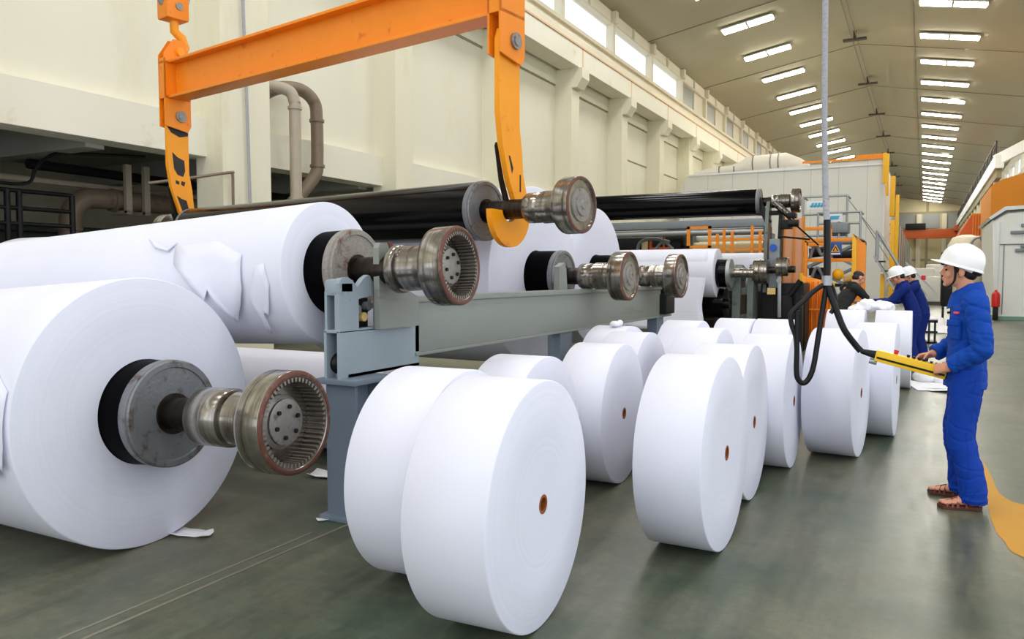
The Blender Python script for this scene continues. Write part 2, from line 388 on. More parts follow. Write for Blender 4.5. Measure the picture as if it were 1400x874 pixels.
WX = -12.7
wl = sroot('wall_left')
w = MB(); w.box(-13.1, YN, 4.3, WX, YF, 11.42); w.box(-13.1, 17.2, 0, WX, YF, 4.3)
w.box(-13.1, YN, 12.86, WX, YF, 13.4)
w.build('wall_panel', M['wall'], wl, 0)
b = MB(); b.box(WX - .3, YN, 3.87, -12.45, 29, 4.63, .01); b.build('mezzanine_beam', M['band'], wl, 0)
b = MB(); b.box(WX, YN, 8.86, -12.64, YF, 9.4); b.build('ring_beam', M['wall'], wl, 0)
g = MB(); g.box(WX, YN, 8.8, -12.68, YF, 8.86); g.box(WX, 33.5, 7.04, -12.68, YF, 7.1); g.build('groove_shadow', M['shade_tan'], wl, 0)  # flat dark strips painted as the shadow lines of the wall ledges
COLY = [10.72 + 5.57 * k for k in range(-4, 13)]
for k, y in enumerate(COLY):
    cw = 1.25 if abs(y - 10.72) < .1 else .75
    c = MB(); c.box(WX - .05, y, 0, -12.0, y + cw, 9.4, .02); c.build('column', M['col'], wl, 0)
    q = MB(); q.prism([(0, 0), (0, .72), (.42, .72), (.42, .34), (.2, 0)], Matrix(((1, 0, 0, -12.0), (0, 0, 1, y + .02), (0, 1, 0, 8.68), (0, 0, 0, 1))), cw - .04)
    q.build('corbel', M['col'], wl, 0)
tr = sroot('trim_1')
b = MB(); b.box(-12.5, YN, 9.4, -11.7, YF, 10.15, .015); b.build('runway_beam', M['band'], tr, 0)
b = MB(); b.box(-12.45, YN, 10.15, -11.66, YF, 10.21); b.build('rail_pad', M['peach'], tr, 0)
b = MB()
for y in COLY: b.box(-11.712, y + .3, 9.42, -11.696, y + .42, 10.14)
b.build('beam_joint', M['peach'], tr, 0)
# clerestory windows, one per bay
nw = 0
for k, y in enumerate(COLY):
    if y < 2: 
        continue
    nw += 1
    wn = sroot('window_%d' % nw)
    y += .55; y1 = y + 5.57
    f = MB(); f.box(-12.95, y - .14, 11.4, -12.6, y + .16, 12.9, .01)
    f.box(-12.95, y, 11.36, -12.56, y1, 11.52, .01); f.box(-12.92, y, 12.8, -12.64, y1, 12.9, .01)
    if y > 43: f.box(-12.9, y + 3.3, 11.5, -12.8, y1, 12.8)
    f.build('window_frame', M['frame'], wn, 0)
    p = MB(); p.box(-12.89, y + .16, 11.52, -12.87, y1 if y < 43 else y + 3.3, 12.8)
    p.build('window_pane', M['glass'] if y < 43 else M['dim_pane'], wn, 0)
    br = MB(); br.box(-12.9, y - .16, 12.86, -12.45, y + .18, 13.38, .02); br.box(-12.7, y + 2.7, 12.86, -12.6, y + 2.82, 13.36)
    br.build('truss_bracket', M['frame'], wn, 0)
# roof
RX, RZ = -3.7, 14.95
def roofz(x): return RZ - (RX - x) * .172 if x < RX else RZ - (x - RX) * .19
ce = sroot('ceiling')
for x0, x1 in ((-13.1, RX), (RX, 7.6)):
    c = MB(); z0, z1 = roofz(x0), roofz(x1)
    c.prism([(x0, z0), (x1, z1), (x1, z1 + .2), (x0, z0 + .2)], Matrix(((1, 0, 0, 0), (0, 0, 1, YN), (0, 1, 0, 0), (0, 0, 0, 1))), YF - YN + 2)
    c.build('roof_slope', M['ceil'], ce, 0)
s = MB()
for k in range(0, 31, 2):
    y = 38.6 + 5.57 * (k - 10)
    for x0, x1 in ((-13.0, RX), (RX, 7.5)):
        s.prism([(x0, roofz(x0) - .03), (x1, roofz(x1) - .03), (x1, roofz(x1)), (x0, roofz(x0))], Matrix(((1, 0, 0, 0), (0, 0, 1, y), (0, 1, 0, 0), (0, 0, 0, 1))), .05)
s.box(-.82, YN, roofz(-.8) - .05, -.78, YF, roofz(-.8) + .02)
s.build('roof_seam', M['ceilseam'], ce, 0)
# right wall, far wall
wr = sroot('wall_right')
w = MB(); w.box(7.2, 14, 0, 7.5, YF, 10.7); w.box(7.2, 14, 12.2, 7.5, YF, 13.2)
for k in range(24): w.box(7.2, 14 + 5.57 * k, 10.7, 7.5, 14.8 + 5.57 * k, 12.2)
w.build('wall_panel', M['wall'], wr, 0)
w = MB(); w.box(7.34, 14, 10.7, 7.36, YF, 12.2); w.build('window_pane', M['glass'], wr, 0)
wf = sroot('wall_far')
w = MB(); w.box(-13, YF, 0, 7.5, YF + .4, 15); w.build('wall_panel', M['farwall'], wf, 0)
for i, x in enumerate((-9, -5.2, -1.4, 2.4, 6.0)):
    c = MB(); c.box(x, YF - .5, 0, x + .7, YF, 12, .03); c.build('column', M['col'], wf, 0)
w = MB()
for x in (-4.3, -.5, 3.2): w.box(x, YF - .12, 9.6, x + 2.6, YF, 12.0)
w.build('window_band', M['dim_pane'], wf, 0)
# dark bay behind the mezzanine opening
by = sroot('wall_bay')
w = MB(); w.box(-19.4, YN, 0, -19.2, 17.6, 4.6); w.box(-19.2, 17.4, 0, -13.1, 17.6, 4.6); w.build('wall_panel', M['baywall'], by, 0)
w = MB(); w.box(-19.4, YN, 4.25, -13.0, 17.4, 4.55)
w.build('bay_ceiling', M['bay'], by, 0)
w = MB()
for y in (4.6, 8.6, 12.4, 16): w.box(-19.2, y, 3.8, -13.0, y + .35, 4.25)
w.build('bay_joist', M['bay'], by, 0)
# right crane runway with its bright edge
tr2 = sroot('trim_2')
b = MB(); b.box(4.5, 69.6, 9.7, 5.1, YF, 10.7, .02); b.bar((4.6, 70, 10.3), (7.1, 68.6, 11.5), .4, .8); b.build('runway_beam', M['white_pan'], tr2, 0)
b = MB(); b.box(4.65, 70, 9.0, 5.0, YF, 9.7); b.build('runway_web', M['shade_tan'], tr2, 0)
b = MB()
for k in range(17): b.box(4.55, 70 + 4.7 * k, 10.6, 4.65, 70.1 + 4.7 * k, 11.8); b.bar((4.6, 70 + 4.7 * k, 11.7), (4.6, 74.7 + 4.7 * k, 10.7), .1, .1)
b.box(4.55, 70, 11.7, 4.65, YF, 11.8)
b.build('runway_railing', M['ridge'], tr2, 0)
b = MB()
for k in range(14): b.box(4.7, 73 + 5.57 * k, 0, 5.1, 73.6 + 5.57 * k, 9.1)
b.build('runway_column', M['col'], tr2, 0)

# ------------------------------------------------------------------ roof lights
def ceiling_light(x0, x1, sl, y, lab, grp):
    xc = (x0 + x1) / 2; zc = roofz(xc) - .2
    t = thing('ceiling_light', lab, 'ceiling light', (xc, y, zc), 0, grp)
    ang = math.atan(sl); L = (x1 - x0) / math.cos(ang)
    R = Matrix.Rotation(-ang, 4, 'Y')
    h = MB(); h.box(-L / 2 - .05, -.36, .05, L / 2 + .05, .36, .13, .01, R); h.box(-.05, -.34, -.02, .05, .34, .06, 0, R)
    h.build('housing', M['housing'], t, 0, True)
    for s_ in (-1, 1):
        d = MB(); d.box(min(s_ * .05, s_ * L / 2), -.32, -.01, max(s_ * .05, s_ * L / 2), .32, .055, .015, R); d.build('diffuser', M['tube'], t, 0, True)
    return t
LR = [40.3 + 5.57 * (k - 9) for k in range(0, 29)]
LL = [34.7 + 5.57 * (k - 8) for k in range(0, 20)]
nr = 0
for y in LR:
    if y > YF - 3: break
    nr += y > 39
    if y < 39: continue
    lab = ('%s white twin light strip from the top in the right-hand ceiling row' % ORD[nr - 1]) if nr <= 18 else 'distant white light strip where the right-hand ceiling row merges at its far end'
    ceiling_light(-.5, 2.15, -.19, y + 1, lab, 'right-hand row of ceiling lights')
nl = 0
for y in LL:
    if y < 34: continue
    nl += 1
    lab = ('%s slanted white light strip from the top in the left-hand ceiling row' % ORD[nl - 1]) if nl <= 14 else 'distant light strip of the left-hand ceiling row near or behind the white hood'
    ceiling_light(-9.3, -6.9, .172, y, lab, 'left-hand row of ceiling lights')
# lamps of the part of both rows that hangs over the foreground
def lamp(x, y, p, sx, sy, col=(1, .99, .965)):
    L = bpy.data.lights.new('lamp', 'AREA'); L.shape = 'RECTANGLE'; L.size = sx; L.size_y = sy; L.energy = p; L.color = col
    o = bpy.data.objects.new('row_or_fill_lamp', L); link(o); o.location = (x, y, roofz(x) - .2); return o
for y in LR:
    if y < 39: lamp(.7, y + 1, LAMP, 2.4, .7)
for y in LL:
    if y < 34: lamp(-8.1, y, LAMP, 2.4, .7)
for k in range(7):  # added fill lamps that brighten the far hall, beyond the visible strips
    lamp(.7, 50 + 14 * k, LAMP * 1.6, 2.4, 3)
cr_ = thing('ridge_cable_run', 'dark twin wires with short crossbars running along the roof ridge between the light rows', 'cable run', (RX - .2, 30, roofz(RX) - .3))
for x in (-.12, .12):
    c = MB(); c.tube([(RX + x, 20, 14.5), (RX + x, YF - .6, 14.5)], .035, 6); c.build('wire', M['cord'], cr_)
for y in (35.9, 47, 58.1, 69.3, 80.4, 91.5, 102.6, 113.8, 125):
    c = MB(); c.box(RX - .6, y - .16, 14.4, RX + .6, y + .16, 14.52, .02); c.box(RX - .08, y - .05, 14.5, RX + .08, y + .05, 14.95); c.build('crossbar', M['ridge'], cr_, 0)

# ------------------------------------------------------------------ pipes of the left wall and the bay
def pipe(name, lab, cat, pts, r, m, n=14, k=6, group=None, fl_=()):
    o = MB().tube(crv(pts, k), r, n).build(name, m); tag(o, lab, cat, group)
    for p, d in fl_:
        MB().cyl(V(p) - V(d).normalized() * .03, V(p) + V(d).normalized() * .03, r * 1.18, n=n).build('pipe_joint', m, o)
    return o
pipe('wall_pipe', 'pale vertical pipe dropping from an elbow beside the wide cream column', 'pipe',
     [(-12.3, 11.8, 5.45), (-12.2, 12.2, 5.52), (-11.98, 12.5, 5.45), (-11.9, 12.58, 5.2), (-11.9, 12.58, 4.9), (-11.9, 12.58, 2.0)], .125, M['pipe_light'], fl_=[((-11.9, 12.58, 5.1), (0, 0, 1)), ((-11.9, 12.58, 3.2), (0, 0, 1))])
pipe('wall_pipe', 'darker brown hooked pipe just right of the pale vertical pipe', 'pipe',
     [(-12.3, 12.0, 5.3), (-12.25, 12.5, 5.55), (-12.2, 13.1, 5.62), (-12.1, 13.4, 5.4), (-12.08, 13.45, 5.0), (-12.08, 13.45, 4.1), (-12.1, 13.4, 3.8), (-12.2, 13.1, 3.4), (-12.3, 12.7, 3.0)], .14, M['pipe'], fl_=[((-12.08, 13.45, 5.0), (0, 0, 1)), ((-12.08, 13.45, 4.0), (0, 0, 1))])
pipe('hanging_conduit', 'grey cable hanging down the face of the wide cream column', 'cable', [(-11.92, 11.2, 9.3), (-11.92, 11.22, 7), (-11.92, 11.28, 4.6), (-11.92, 11.32, 2.2)], .032, M['cable'], 8)
pipe('handrail_pipe', 'thin bent brown pipe across the foot of the wide cream column', 'pipe', [(-12.3, 9.3, 3.2), (-11.9, 9.95, 3.35), (-11.9, 10.8, 3.54), (-11.9, 10.86, 3.5), (-11.9, 10.86, 3.1), (-11.9, 10.86, 1.5)], .028, M['pipe'], 8)
pipe('handrail_pipe', 'thin bent pipe on the cream wall right of the near hook arm', 'pipe', [(-12.65, 22.7, 5.75), (-12.5, 23.8, 5.8), (-12.5, 23.9, 5.7), (-12.5, 23.92, 5.2), (-12.5, 23.92, 3.5)], .03, M['pipe'], 8)
pipe('bay_pipe', 'fat brown elbow pipe in the dark bay under the mezzanine', 'pipe', [(-14.6, 9.26, 1.2), (-14.6, 9.28, 2.2), (-14.6, 9.32, 2.7), (-14.6, 9.5, 2.98), (-14.6, 9.85, 3.08), (-14.6, 11.5, 3.08), (-14.6, 16.5, 3.08)], .2, M['pipe'], 18, fl_=[((-14.6, 9.28, 2.45), (0, 0, 1)), ((-14.6, 10.2, 3.08), (0, 1, 0)), ((-14.6, 11.9, 3.08), (0, 1, 0))])
pipe('bay_pipe', 'long thin pale pipe running under the bay ceiling above the fat elbow pipe', 'pipe', [(-14.9, -4, 3.34), (-14.9, 5, 3.36), (-14.9, 16, 3.34)], .06, M['pipe_light'], 8)
pipe('bay_pipe', 'dark conduit running along the bay behind the far hook arm', 'pipe', [(-15.4, 9, 3.72), (-15.4, 16.5, 3.66)], .1, M['machd'], 8)
pipe('bay_cable', 'drooping black cable under the bay ceiling', 'cable', [(-13.7, 10.3, 3.9), (-13.9, 9.2, 3.82), (-14.1, 8.7, 3.76), (-14.3, 8.5, 3.5), (-14.4, 8.3, 3.2), (-14.5, 7.0, 3.25)], .03, M['rubber'], 8)
for y, lab in ((10.3, 'left one of two short hanger posts above the fat bay pipe'), (10.72, 'right one of two short hanger posts above the fat bay pipe')):
    t = MB(); t.box(-14.39, y, 2.82, -14.3, y + .13, 3.8); t.box(-14.75, y, 2.8, -14.3, y + .13, 2.87); tag(t.build('pipe_hanger', M['pipe_light'], None, 0), lab, 'pipe hanger')
rk = thing('bay_rack', 'black pipe frame railing at the left of the dark bay', 'railing', (-13.9, 7, 0))
for y in (5.6, 6.3, 7.2, 7.75, 7.95, 8.9):
    MB().cyl((-13.9, y, 0), (-13.9, y, 3.02), .05, n=10).build('post', M['blackm'], rk)
for z in (3.02, 2.72, 2.45):
    MB().cyl((-13.9, 5.4, z), (-13.9, 8.9, z), .038, n=10).build('rail', M['blackm'], rk)
t = MB(); t.box(-18.6, -6, 0, -16.2, 15, 2.45, .05); t.box(-18.7, -6, 2.45, -16.1, 15, 2.6, .03)
tag(t.build('plant_cabinet', mat('dark_green_machine', (38, 52, 44), .5), None, 0), 'long dark green machine cabinet in the depth of the bay', 'machine')
# ------------------------------------------------------------------ slit paper rolls standing on the floor
AX = Matrix(((0, 0, 1, 0), (1, 0, 0, 0), (0, 1, 0, 0), (0, 0, 0, 1)))       # lathe axis (local Z) along X
def roll_parts(root, R, w):
    rc = .042
    b = MB(); e = .006
    b.lathe([(w / 2, rc), (w / 2, R * .6), (w / 2, R - e), (w / 2 - e * .5, R - e * .3), (w / 2 - e * 1.2, R), (-w / 2 + e, R), (-w / 2, R - e), (-w / 2, rc)], AX, 96)
    o = b.build('paper', M['paper'], root, 50, True); o.location = (0, 0, R)
    c = MB(); c.lathe([(w / 2 + .002, rc - .012), (w / 2 + .002, rc + .001), (-w / 2 - .002, rc + .001), (-w / 2 - .002, rc - .012)], AX, 32)
    o = c.build('core_tube', M['core'], root, 50, True); o.location = (0, 0, R)
    c = MB(); c.lathe([(w / 2 - .07, 0), (w / 2 - .07, rc - .0125), (-w / 2 + .07, rc - .0125), (-w / 2 + .07, 0)], AX, 24)  # solid darker filling, paints the shaded inside of the hollow core
    o = c.build('bore_shade', M['core_dark'], root, 50, True); o.location = (0, 0, R)

GR = 'slit white paper rolls standing on the floor'
ROLLS = [  # face X, Y, yaw deg, R, w, label
    (-1.454, 3.03, 2.3, .546, .385, 'largest front white paper roll, nearest the camera with its brown core facing us'),
    (-2.035, 3.362, 3.0, .535, .385, 'white paper roll half hidden behind the nearest front roll, beside the grey post'),
    (-2.09, 4.42, 0, .519, .36, 'white paper roll of which only the top shows above and behind the two nearest rolls'),
    (-1.96, 5.485, 2.0, .519, .37, 'white paper roll with a shaded lavender face right of the grey rail, brown core showing'),
    (-.961, 4.405, -1, .547, .365, 'white paper roll in the middle foreground, front of its row, core on its narrow face'),
    (-1.015, 5.5, 0, .535, .37, 'white paper roll directly behind the middle foreground roll, its core just visible'),
    (-.905, 6.58, 0, .536, .37, 'third white paper roll of the middle row, left of the hanging black hose loop'),
    (-.45, 7.235, -4, .546, .385, 'white paper roll right of the hose loop and under the yellow control box cable'),
    (-.21, 8.335, -2, .546, .37, 'white paper roll behind the yellow control box, its right end lit'),
    (-.128, 11.98, 0, .534, .45, 'farthest white paper roll at the right end, where the helmeted workers lean'),
    (-2.15, 6.72, 0, .520, .37, 'white paper roll whose top shows behind the lavender-faced roll'),
    (-2.53, 7.3, -4, .525, .37, 'white paper roll under the end of the grey rail with a paper scrap on top'),
    (-1.52, 6.82, 0, .545, .37, 'white paper roll peeping over the gap between the left and the middle rows'),
    (-1.975, 7.87, 0, .545, .37, 'white paper roll in the back row below the hanging paper web'),
    (-1.58, 8.5, 0, .545, .37, 'white paper roll in the back row below the black drum'),
    (-1.195, 8.56, 0, .545, .37, 'white paper roll in the back row behind the third roll of the middle row'),
    (-.72, 12.1, 0, .53, .5, 'far white paper roll left of the farthest one, in front of the black-shirted worker'),
]
for fx, y, yw, R, w, lab in ROLLS:
    a = math.radians(yw)
    t = thing('paper_roll', lab, 'paper roll', (fx - w / 2 * math.cos(a), y - w / 2 * math.sin(a), 0), a, GR)
    roll_parts(t, R, w)
s = MB(); s.ell((-2.68, 7.22, 1.075), (.055, .05, .03)); s.ell((-2.64, 7.24, 1.085), (.03, .04, .03)); s = s.build('paper_scrap', M['scrap']); tag(s, 'crumpled white paper scrap lying on a roll below the rail end', 'paper scrap', 'paper scraps')

# ------------------------------------------------------------------ parent reels: paper on a steel spool with a toothed coupling wheel
def spool_parts(root, off, Rs, s0, s1, p, rp, L, wheel='gear', cs=.57, shell=True):
    """spool along local X. s0: start of black shell, s1: end-ring front, p: outer face of the coupling wheel"""
    def put(mb, name, m, par=root, sm=35):
        o = mb.build(name, m, par, sm, True)
        if par is root: o.location = (0, 0, off)
        return o
    A = AX
    if shell:
        b = MB(); b.lathe([(s0, Rs - .004), (s1 - .07, Rs - .004), (s1 - .07, 0), (s0, 0)], A, 64); put(b, 'spool_shell', M['black'] if L > 3.85 and wheel == 'closed' and s1 == 0.0 else M['blackshell'])
    b = MB(); b.lathe([(s1 - .075, .1), (s1 - .075, Rs - .002), (s1 - .068, Rs), (s1 - .03, Rs), (s1 - .026, Rs - .008), (s1 - .02, Rs - .008), (s1 - .006, Rs - .002), (s1, Rs - .01), (s1, Rs - .04), (s1 - .008, Rs - .045), (s1 - .008, .1)], A, 64)
    put(b, 'end_ring', M['steel_pit'] if wheel == 'pit' else M['steel_side'])
    b = MB(); b.lathe([(s1 - .02, 0), (s1 - .02, .115), (s1 + .004, .115), (s1 + .004, .092), (p - cs + .01, .092), (p - cs + .01, 0)], A, 40); put(b, 'journal', M['steel_dark'])
    cr = .158 if wheel != 'closed' else .138
    b = MB(); b.lathe([(p - cs, .0), (p - cs, cr - .008), (p - cs + .015, cr), (p - .44, cr), (p - .425, cr - .008), (p - .42, .13), (p - .40, .13), (p - .39, .146), (p - .2, .142), (p - .18, .12), (p - .165, .12), (p - .165, 0)], A, 48); put(b, 'bearing_collar', M['steel'])
    d = rp
    b = MB()
    if wheel != 'closed':
        b.lathe([(p - .175, .1), (p - .175, d * .9), (p - .165, d * .985), (p - .15, d), (p - .012, d), (p, d - .012), (p - .002, d - .03), (p - .006, d - .034), (p - .12, d - .036), (p - .12, .1)], A, 72)
    else:
        b.lathe([(p - .175, .1), (p - .175, d * .9), (p - .165, d * .985), (p - .15, d), (p - .012, d), (p, d - .012), (p - .002, d - .03), (p - .018, d - .034), (p - .018, .1)], A, 72)
    wl_ = put(b, 'coupling_wheel', M['steel'])
    b = MB(); b.lathe([(p + .001, d - .028), (p + .003, d - .02), (p + .003, d - .014), (p - .004, d - .003), (p - .01, d - .001), (p - .01, d - .03)], A, 72); o = b.build('wheel_rim', M['rust'], wl_, 35, True)
    if wheel != 'closed':
        nT = 52; b = MB(); prof = []
        for i in range(nT):
            for f_, r_ in ((0, d - .037), (.22, d - .037), (.34, d - .058), (.72, d - .058), (.84, d - .037)):
                a = 2 * PI * (i + f_) / nT; prof.append((r_ * math.cos(a), r_ * math.sin(a)))
        mm = A @ Matrix.Translation((0, 0, p - .118)); n_ = len(prof)
        A0 = b.ring([mm @ V((x, y, 0)) for x, y in prof]); A1 = b.ring([mm @ V((x, y, .112)) for x, y in prof])
        B0 = b.ring([mm @ V((x * (d - .036) / math.hypot(x, y), y * (d - .036) / math.hypot(x, y), 0)) for x, y in prof]); B1 = b.ring([mm @ V((x * (d - .036) / math.hypot(x, y), y * (d - .036) / math.hypot(x, y), .112)) for x, y in prof])
        b.bridge(A0, A1); b.bridge(B1, B0); b.bridge(A1, B1); b.bridge(B0, A0)
        b.build('gear_teeth', M['gear'], wl_, 20, True)
        b = MB(); b.lathe([(p - .118, 0), (p - .118, d * .52), (p - .1, d * .53), (p - .085, d * .45), (p - .07, d * .45), (p - .066, d * .42), (p - .066, 0)], A, 48)
        hb = b.build('hub', M['hubm'], wl_, 35, True)
        for i in range(6):
            a = 2 * PI * i / 6 + .3; c0 = V((p - .066, d * .3 * math.cos(a), d * .3 * math.sin(a)))
            b = MB(); b.cyl(c0, c0 + V((.012, 0, 0)), .012, n=6); o = b.build('hub_bolt', M['machd'], wl_, 30, True)
    else:
        b = MB(); b.lathe([(p - .02, 0), (p - .02, d * .6), (p - .004, d * .58), (p - .004, d * .4), (p + .012, d * .38), (p + .012, d * .16), (p + .02, d * .14), (p + .02, 0)], A, 48); b.build('hub', M['hubm'], wl_, 35, True)

def reel_paper(root, off, R, L, Rs, taper=0.0, R2=None):
    b = MB(); n = 128
    Re = R2 if R2 else R - taper * L
    prof = [(0, Rs), (.0, R * .7), (0, R - .008), (-.004, R - .002), (-.012, R)]
    for k in range(1, 13): prof.append((-.012 - (L - .03) * k / 12, R + (Re - R) * k / 12))
    prof += [(-L, Re - .01), (-L, Rs)]
    b.lathe(prof, AX, n); o = b.build('paper', M['paper_old'], root, 50, True); o.location = (0, 0, off); return o

def flap(root, off, R, name, pts, lift=.012, mat_='paper_old'):
    """torn strip on the cylinder: pts are (axial, angle from top towards the viewer in degrees), outline"""
    b = MB(); cx = sum(p[0] for p in pts) / len(pts); ca = sum(p[1] for p in pts) / len(pts)
    def P(x, a, h): t = math.radians(a); return V((x, -(R + h) * math.sin(t), (R + h) * math.cos(t)))
    alo = min(p[1] for p in pts); ahi = max(p[1] for p in pts)
    # dense fan so that the strip follows the curved surface
    out = []
    for i in range(len(pts)):
        x0, a0 = pts[i]; x1, a1 = pts[(i + 1) % len(pts)]
        k = max(1, int(abs(a1 - a0) / 3 + abs(x1 - x0) / .08))
        for j in range(k): out.append((x0 + (x1 - x0) * j / k, a0 + (a1 - a0) * j / k))
    rings = []
    for f in (1, .66, .33, .08):
        rings.append([b.bm.verts.new(P(cx + (x - cx) * f, ca + (a - ca) * f, lift * ({1: 1.0, .66: .5, .33: .2, .08: .1}[f]) * max(0.0, (a - alo) / (ahi - alo)) ** 1.5 + .0035)) for x, a in out])
    for A_, B_ in zip(rings, rings[1:]): b.bridge(A_, B_)
    b.face(rings[-1])
    o = b.build(name, M[mat_], root, 60, True, thick=.002); o.location = (0, 0, off); return o

# reel on the floor, lower left
R0 = .77
t = thing('parent_reel', 'huge white paper reel on the floor at lower left, toothed wheel facing us', 'paper reel', (-3.913, 2.92, 0), math.radians(1.5), rot=(0, math.radians(-1.5), math.radians(1.5)))
reel_paper(t, R0, R0, 3.4, .302, .032)
spool_parts(t, R0, .302, -.1, .235, 1.125, .268, 3.4, 'gear', .655)
flap(t, R0, R0, 'torn_edge', [(-.3, 60), (-.03, 74), (-.02, 94), (-.05, 103), (-.08, 101), (-.12, 106), (-.2, 104), (-.3, 107)], .03)

# reel lying in the stand
R1 = .487
tl = math.radians(2.6)
t = thing('parent_reel', 'long white paper reel with torn outer sheets, resting in the grey stand', 'paper reel', (-3.57 - .0, 4.127, 1.567 - R1), 0, rot=(0, -tl, math.radians(1.2)))
reel_paper(t, R1, R1, 4.2, .29, .012)
b = MB(); b.lathe([(-.3, .28), (.0015, .28), (.0015, R1 * .8), (0.0, R1 * .81), (-.3, R1 * .81)], AX, 96); o = b.build('inner_winding', M['paper'], t, 40, True); o.location = (0, 0, R1)
spool_parts(t, R1, .288, -.1, .235, 1.03, .25, 4.2, 'pit', .49)
flap(t, R1, R1, 'torn_sheet', [(-1.0, 62), (-.6, 60), (-.34, 74), (-.33, 100), (-.37, 112), (-.46, 126), (-.5, 121), (-.58, 112), (-.63, 103), (-.645, 99), (-.7, 109), (-.78, 99), (-.87, 88), (-.97, 78)], .034)
flap(t, R1, R1, 'torn_sheet', [(-.22, 84), (-.14, 82), (-.1, 98), (-.13, 112), (-.17, 122), (-.2, 119), (-.215, 124), (-.225, 138), (-.255, 137), (-.25, 124), (-.27, 118), (-.29, 110), (-.26, 98)], .034)
flap(t, R1, R1 - .004, 'paper_crease', [(-1.35, 50), (-1.2, 56), (-1.08, 62), (-1.0, 58), (-1.06, 66), (-1.22, 61)], .007)
# reels farther along the rail
R2 = 1.0
t = thing('parent_reel', 'big white paper reel behind the near hook, its black spool end above the rail', 'paper reel', (-3.87, 7.88, 1.545 - R2), math.radians(-3))
reel_paper(t, R2, R2, 3.0, .29); spool_parts(t, R2, .285, -.1, .36, 1.135, .26, 3.0, 'closed')
R3 = .92
t = thing('parent_reel', 'white paper reel whose rounded edge shows right of the hooked black spool', 'paper reel', (-3.95, 9.89, 1.545 - R3), math.radians(-2))
reel_paper(t, R3, R3, 4.2, .29); spool_parts(t, R3, .285, -.1, .4, 1.2, .283, 4.2, 'closed')
# remnant reel on the floor under the stand reel and a jumbo reel at the far left
RR = .43
t = thing('parent_reel', 'pale paper reel lying on the floor in the shade under the stand reel', 'paper reel', (-3.9, 5.35, 0), math.radians(1))
reel_paper(t, RR, RR, 4.2, .15); spool_parts(t, RR, .15, -.3, .12, .75, .16, 4.2, 'closed')
t = thing('parent_reel', 'white paper reel peeping over the stand reel at the left picture edge', 'paper reel', (-10.35, 6.98, 0), 0)
reel_paper(t, 1.06, 1.06, 1.6, .1)
b = MB(); b.lathe([(-1.62, .06), (-1.62, .1), (.02, .1), (.02, .06)], AX, 32); o = b.build('core_tube', M['core'], t, 35, True); o.location = (0, 0, 1.06)

# empty black spool hanging in the crane hooks
sy = math.radians(-9)
CS = V((-3.69, 6.45, 2.165))
def empty_spool(lab, loc, yaw, L, Rs, p, wheel='closed'):
    t = thing('empty_spool', lab, 'reel spool', (loc[0], loc[1], loc[2] - Rs), yaw, 'empty black spools')
    spool_parts(t, Rs, Rs, -L, 0.0, p, .25, L, wheel)
    b = MB(); b.lathe([(-L - .06, .1), (-L - .06, Rs), (-L, Rs), (-L, .1)], AX, 48)
    o = b.build('end_ring', M['steel_side'], t, 35, True); o.location = (0, 0, Rs)
    b = MB(); b.lathe([(-L - .5, 0), (-L - .5, .1), (-L, .1), (-L, 0)], AX, 32); o = b.build('journal', M['steel_dark'], t, 35, True); o.location = (0, 0, Rs)
    b = MB(); b.lathe([(-L - .72, 0), (-L - .72, .24), (-L - .5, .24), (-L - .5, 0)], AX, 48); o = b.build('coupling_wheel', M['steel'], t, 35, True); o.location = (0, 0, Rs)
    return t
empty_spool('empty black spool hanging in the two orange crane hooks', CS, sy, 5.0, .285, 1.06)
empty_spool('empty black spool stored high on the winder arms in front of the white hood', (-3.08, 17.0, 3.1), math.radians(1.5), 3.9, .285, .78)

# ------------------------------------------------------------------ orange lifting beam with hooks
bd = V((math.cos(sy), math.sin(sy), 0)); bn = V((-math.sin(sy), math.cos(sy), 0))
BX = Matrix(((bd.x, bn.x, 0, CS.x), (bd.y, bn.y, 0, CS.y), (0, 0, 1, 0), (0, 0, 0, 1)))   # local x along beam, y across, z up
lb = thing('spool_lifter', 'orange spreader beam with two long hook arms carrying the black spool', 'lifting beam', (CS.x, CS.y, 1.8))
nx, fxx = .24, -5.42
ip = MB(); m = BX
ip.box(fxx + .1, -.16, 4.42 - .035, nx - .08, .1, 4.42, .004, m); ip.box(fxx + .1, -.16, 3.92, nx - .08, .1, 3.955, .004, m); ip.box(fxx + .1, -.045, 3.95, nx - .08, -.015, 4.39, 0, m)
ip.build('beam', M['orange'], lb, 30)
def YZ(poly, x, d): return (poly, BX @ Matrix(((0, 0, 1, x), (1, 0, 0, 0), (0, 1, 0, 0), (0, 0, 0, 1))), d)
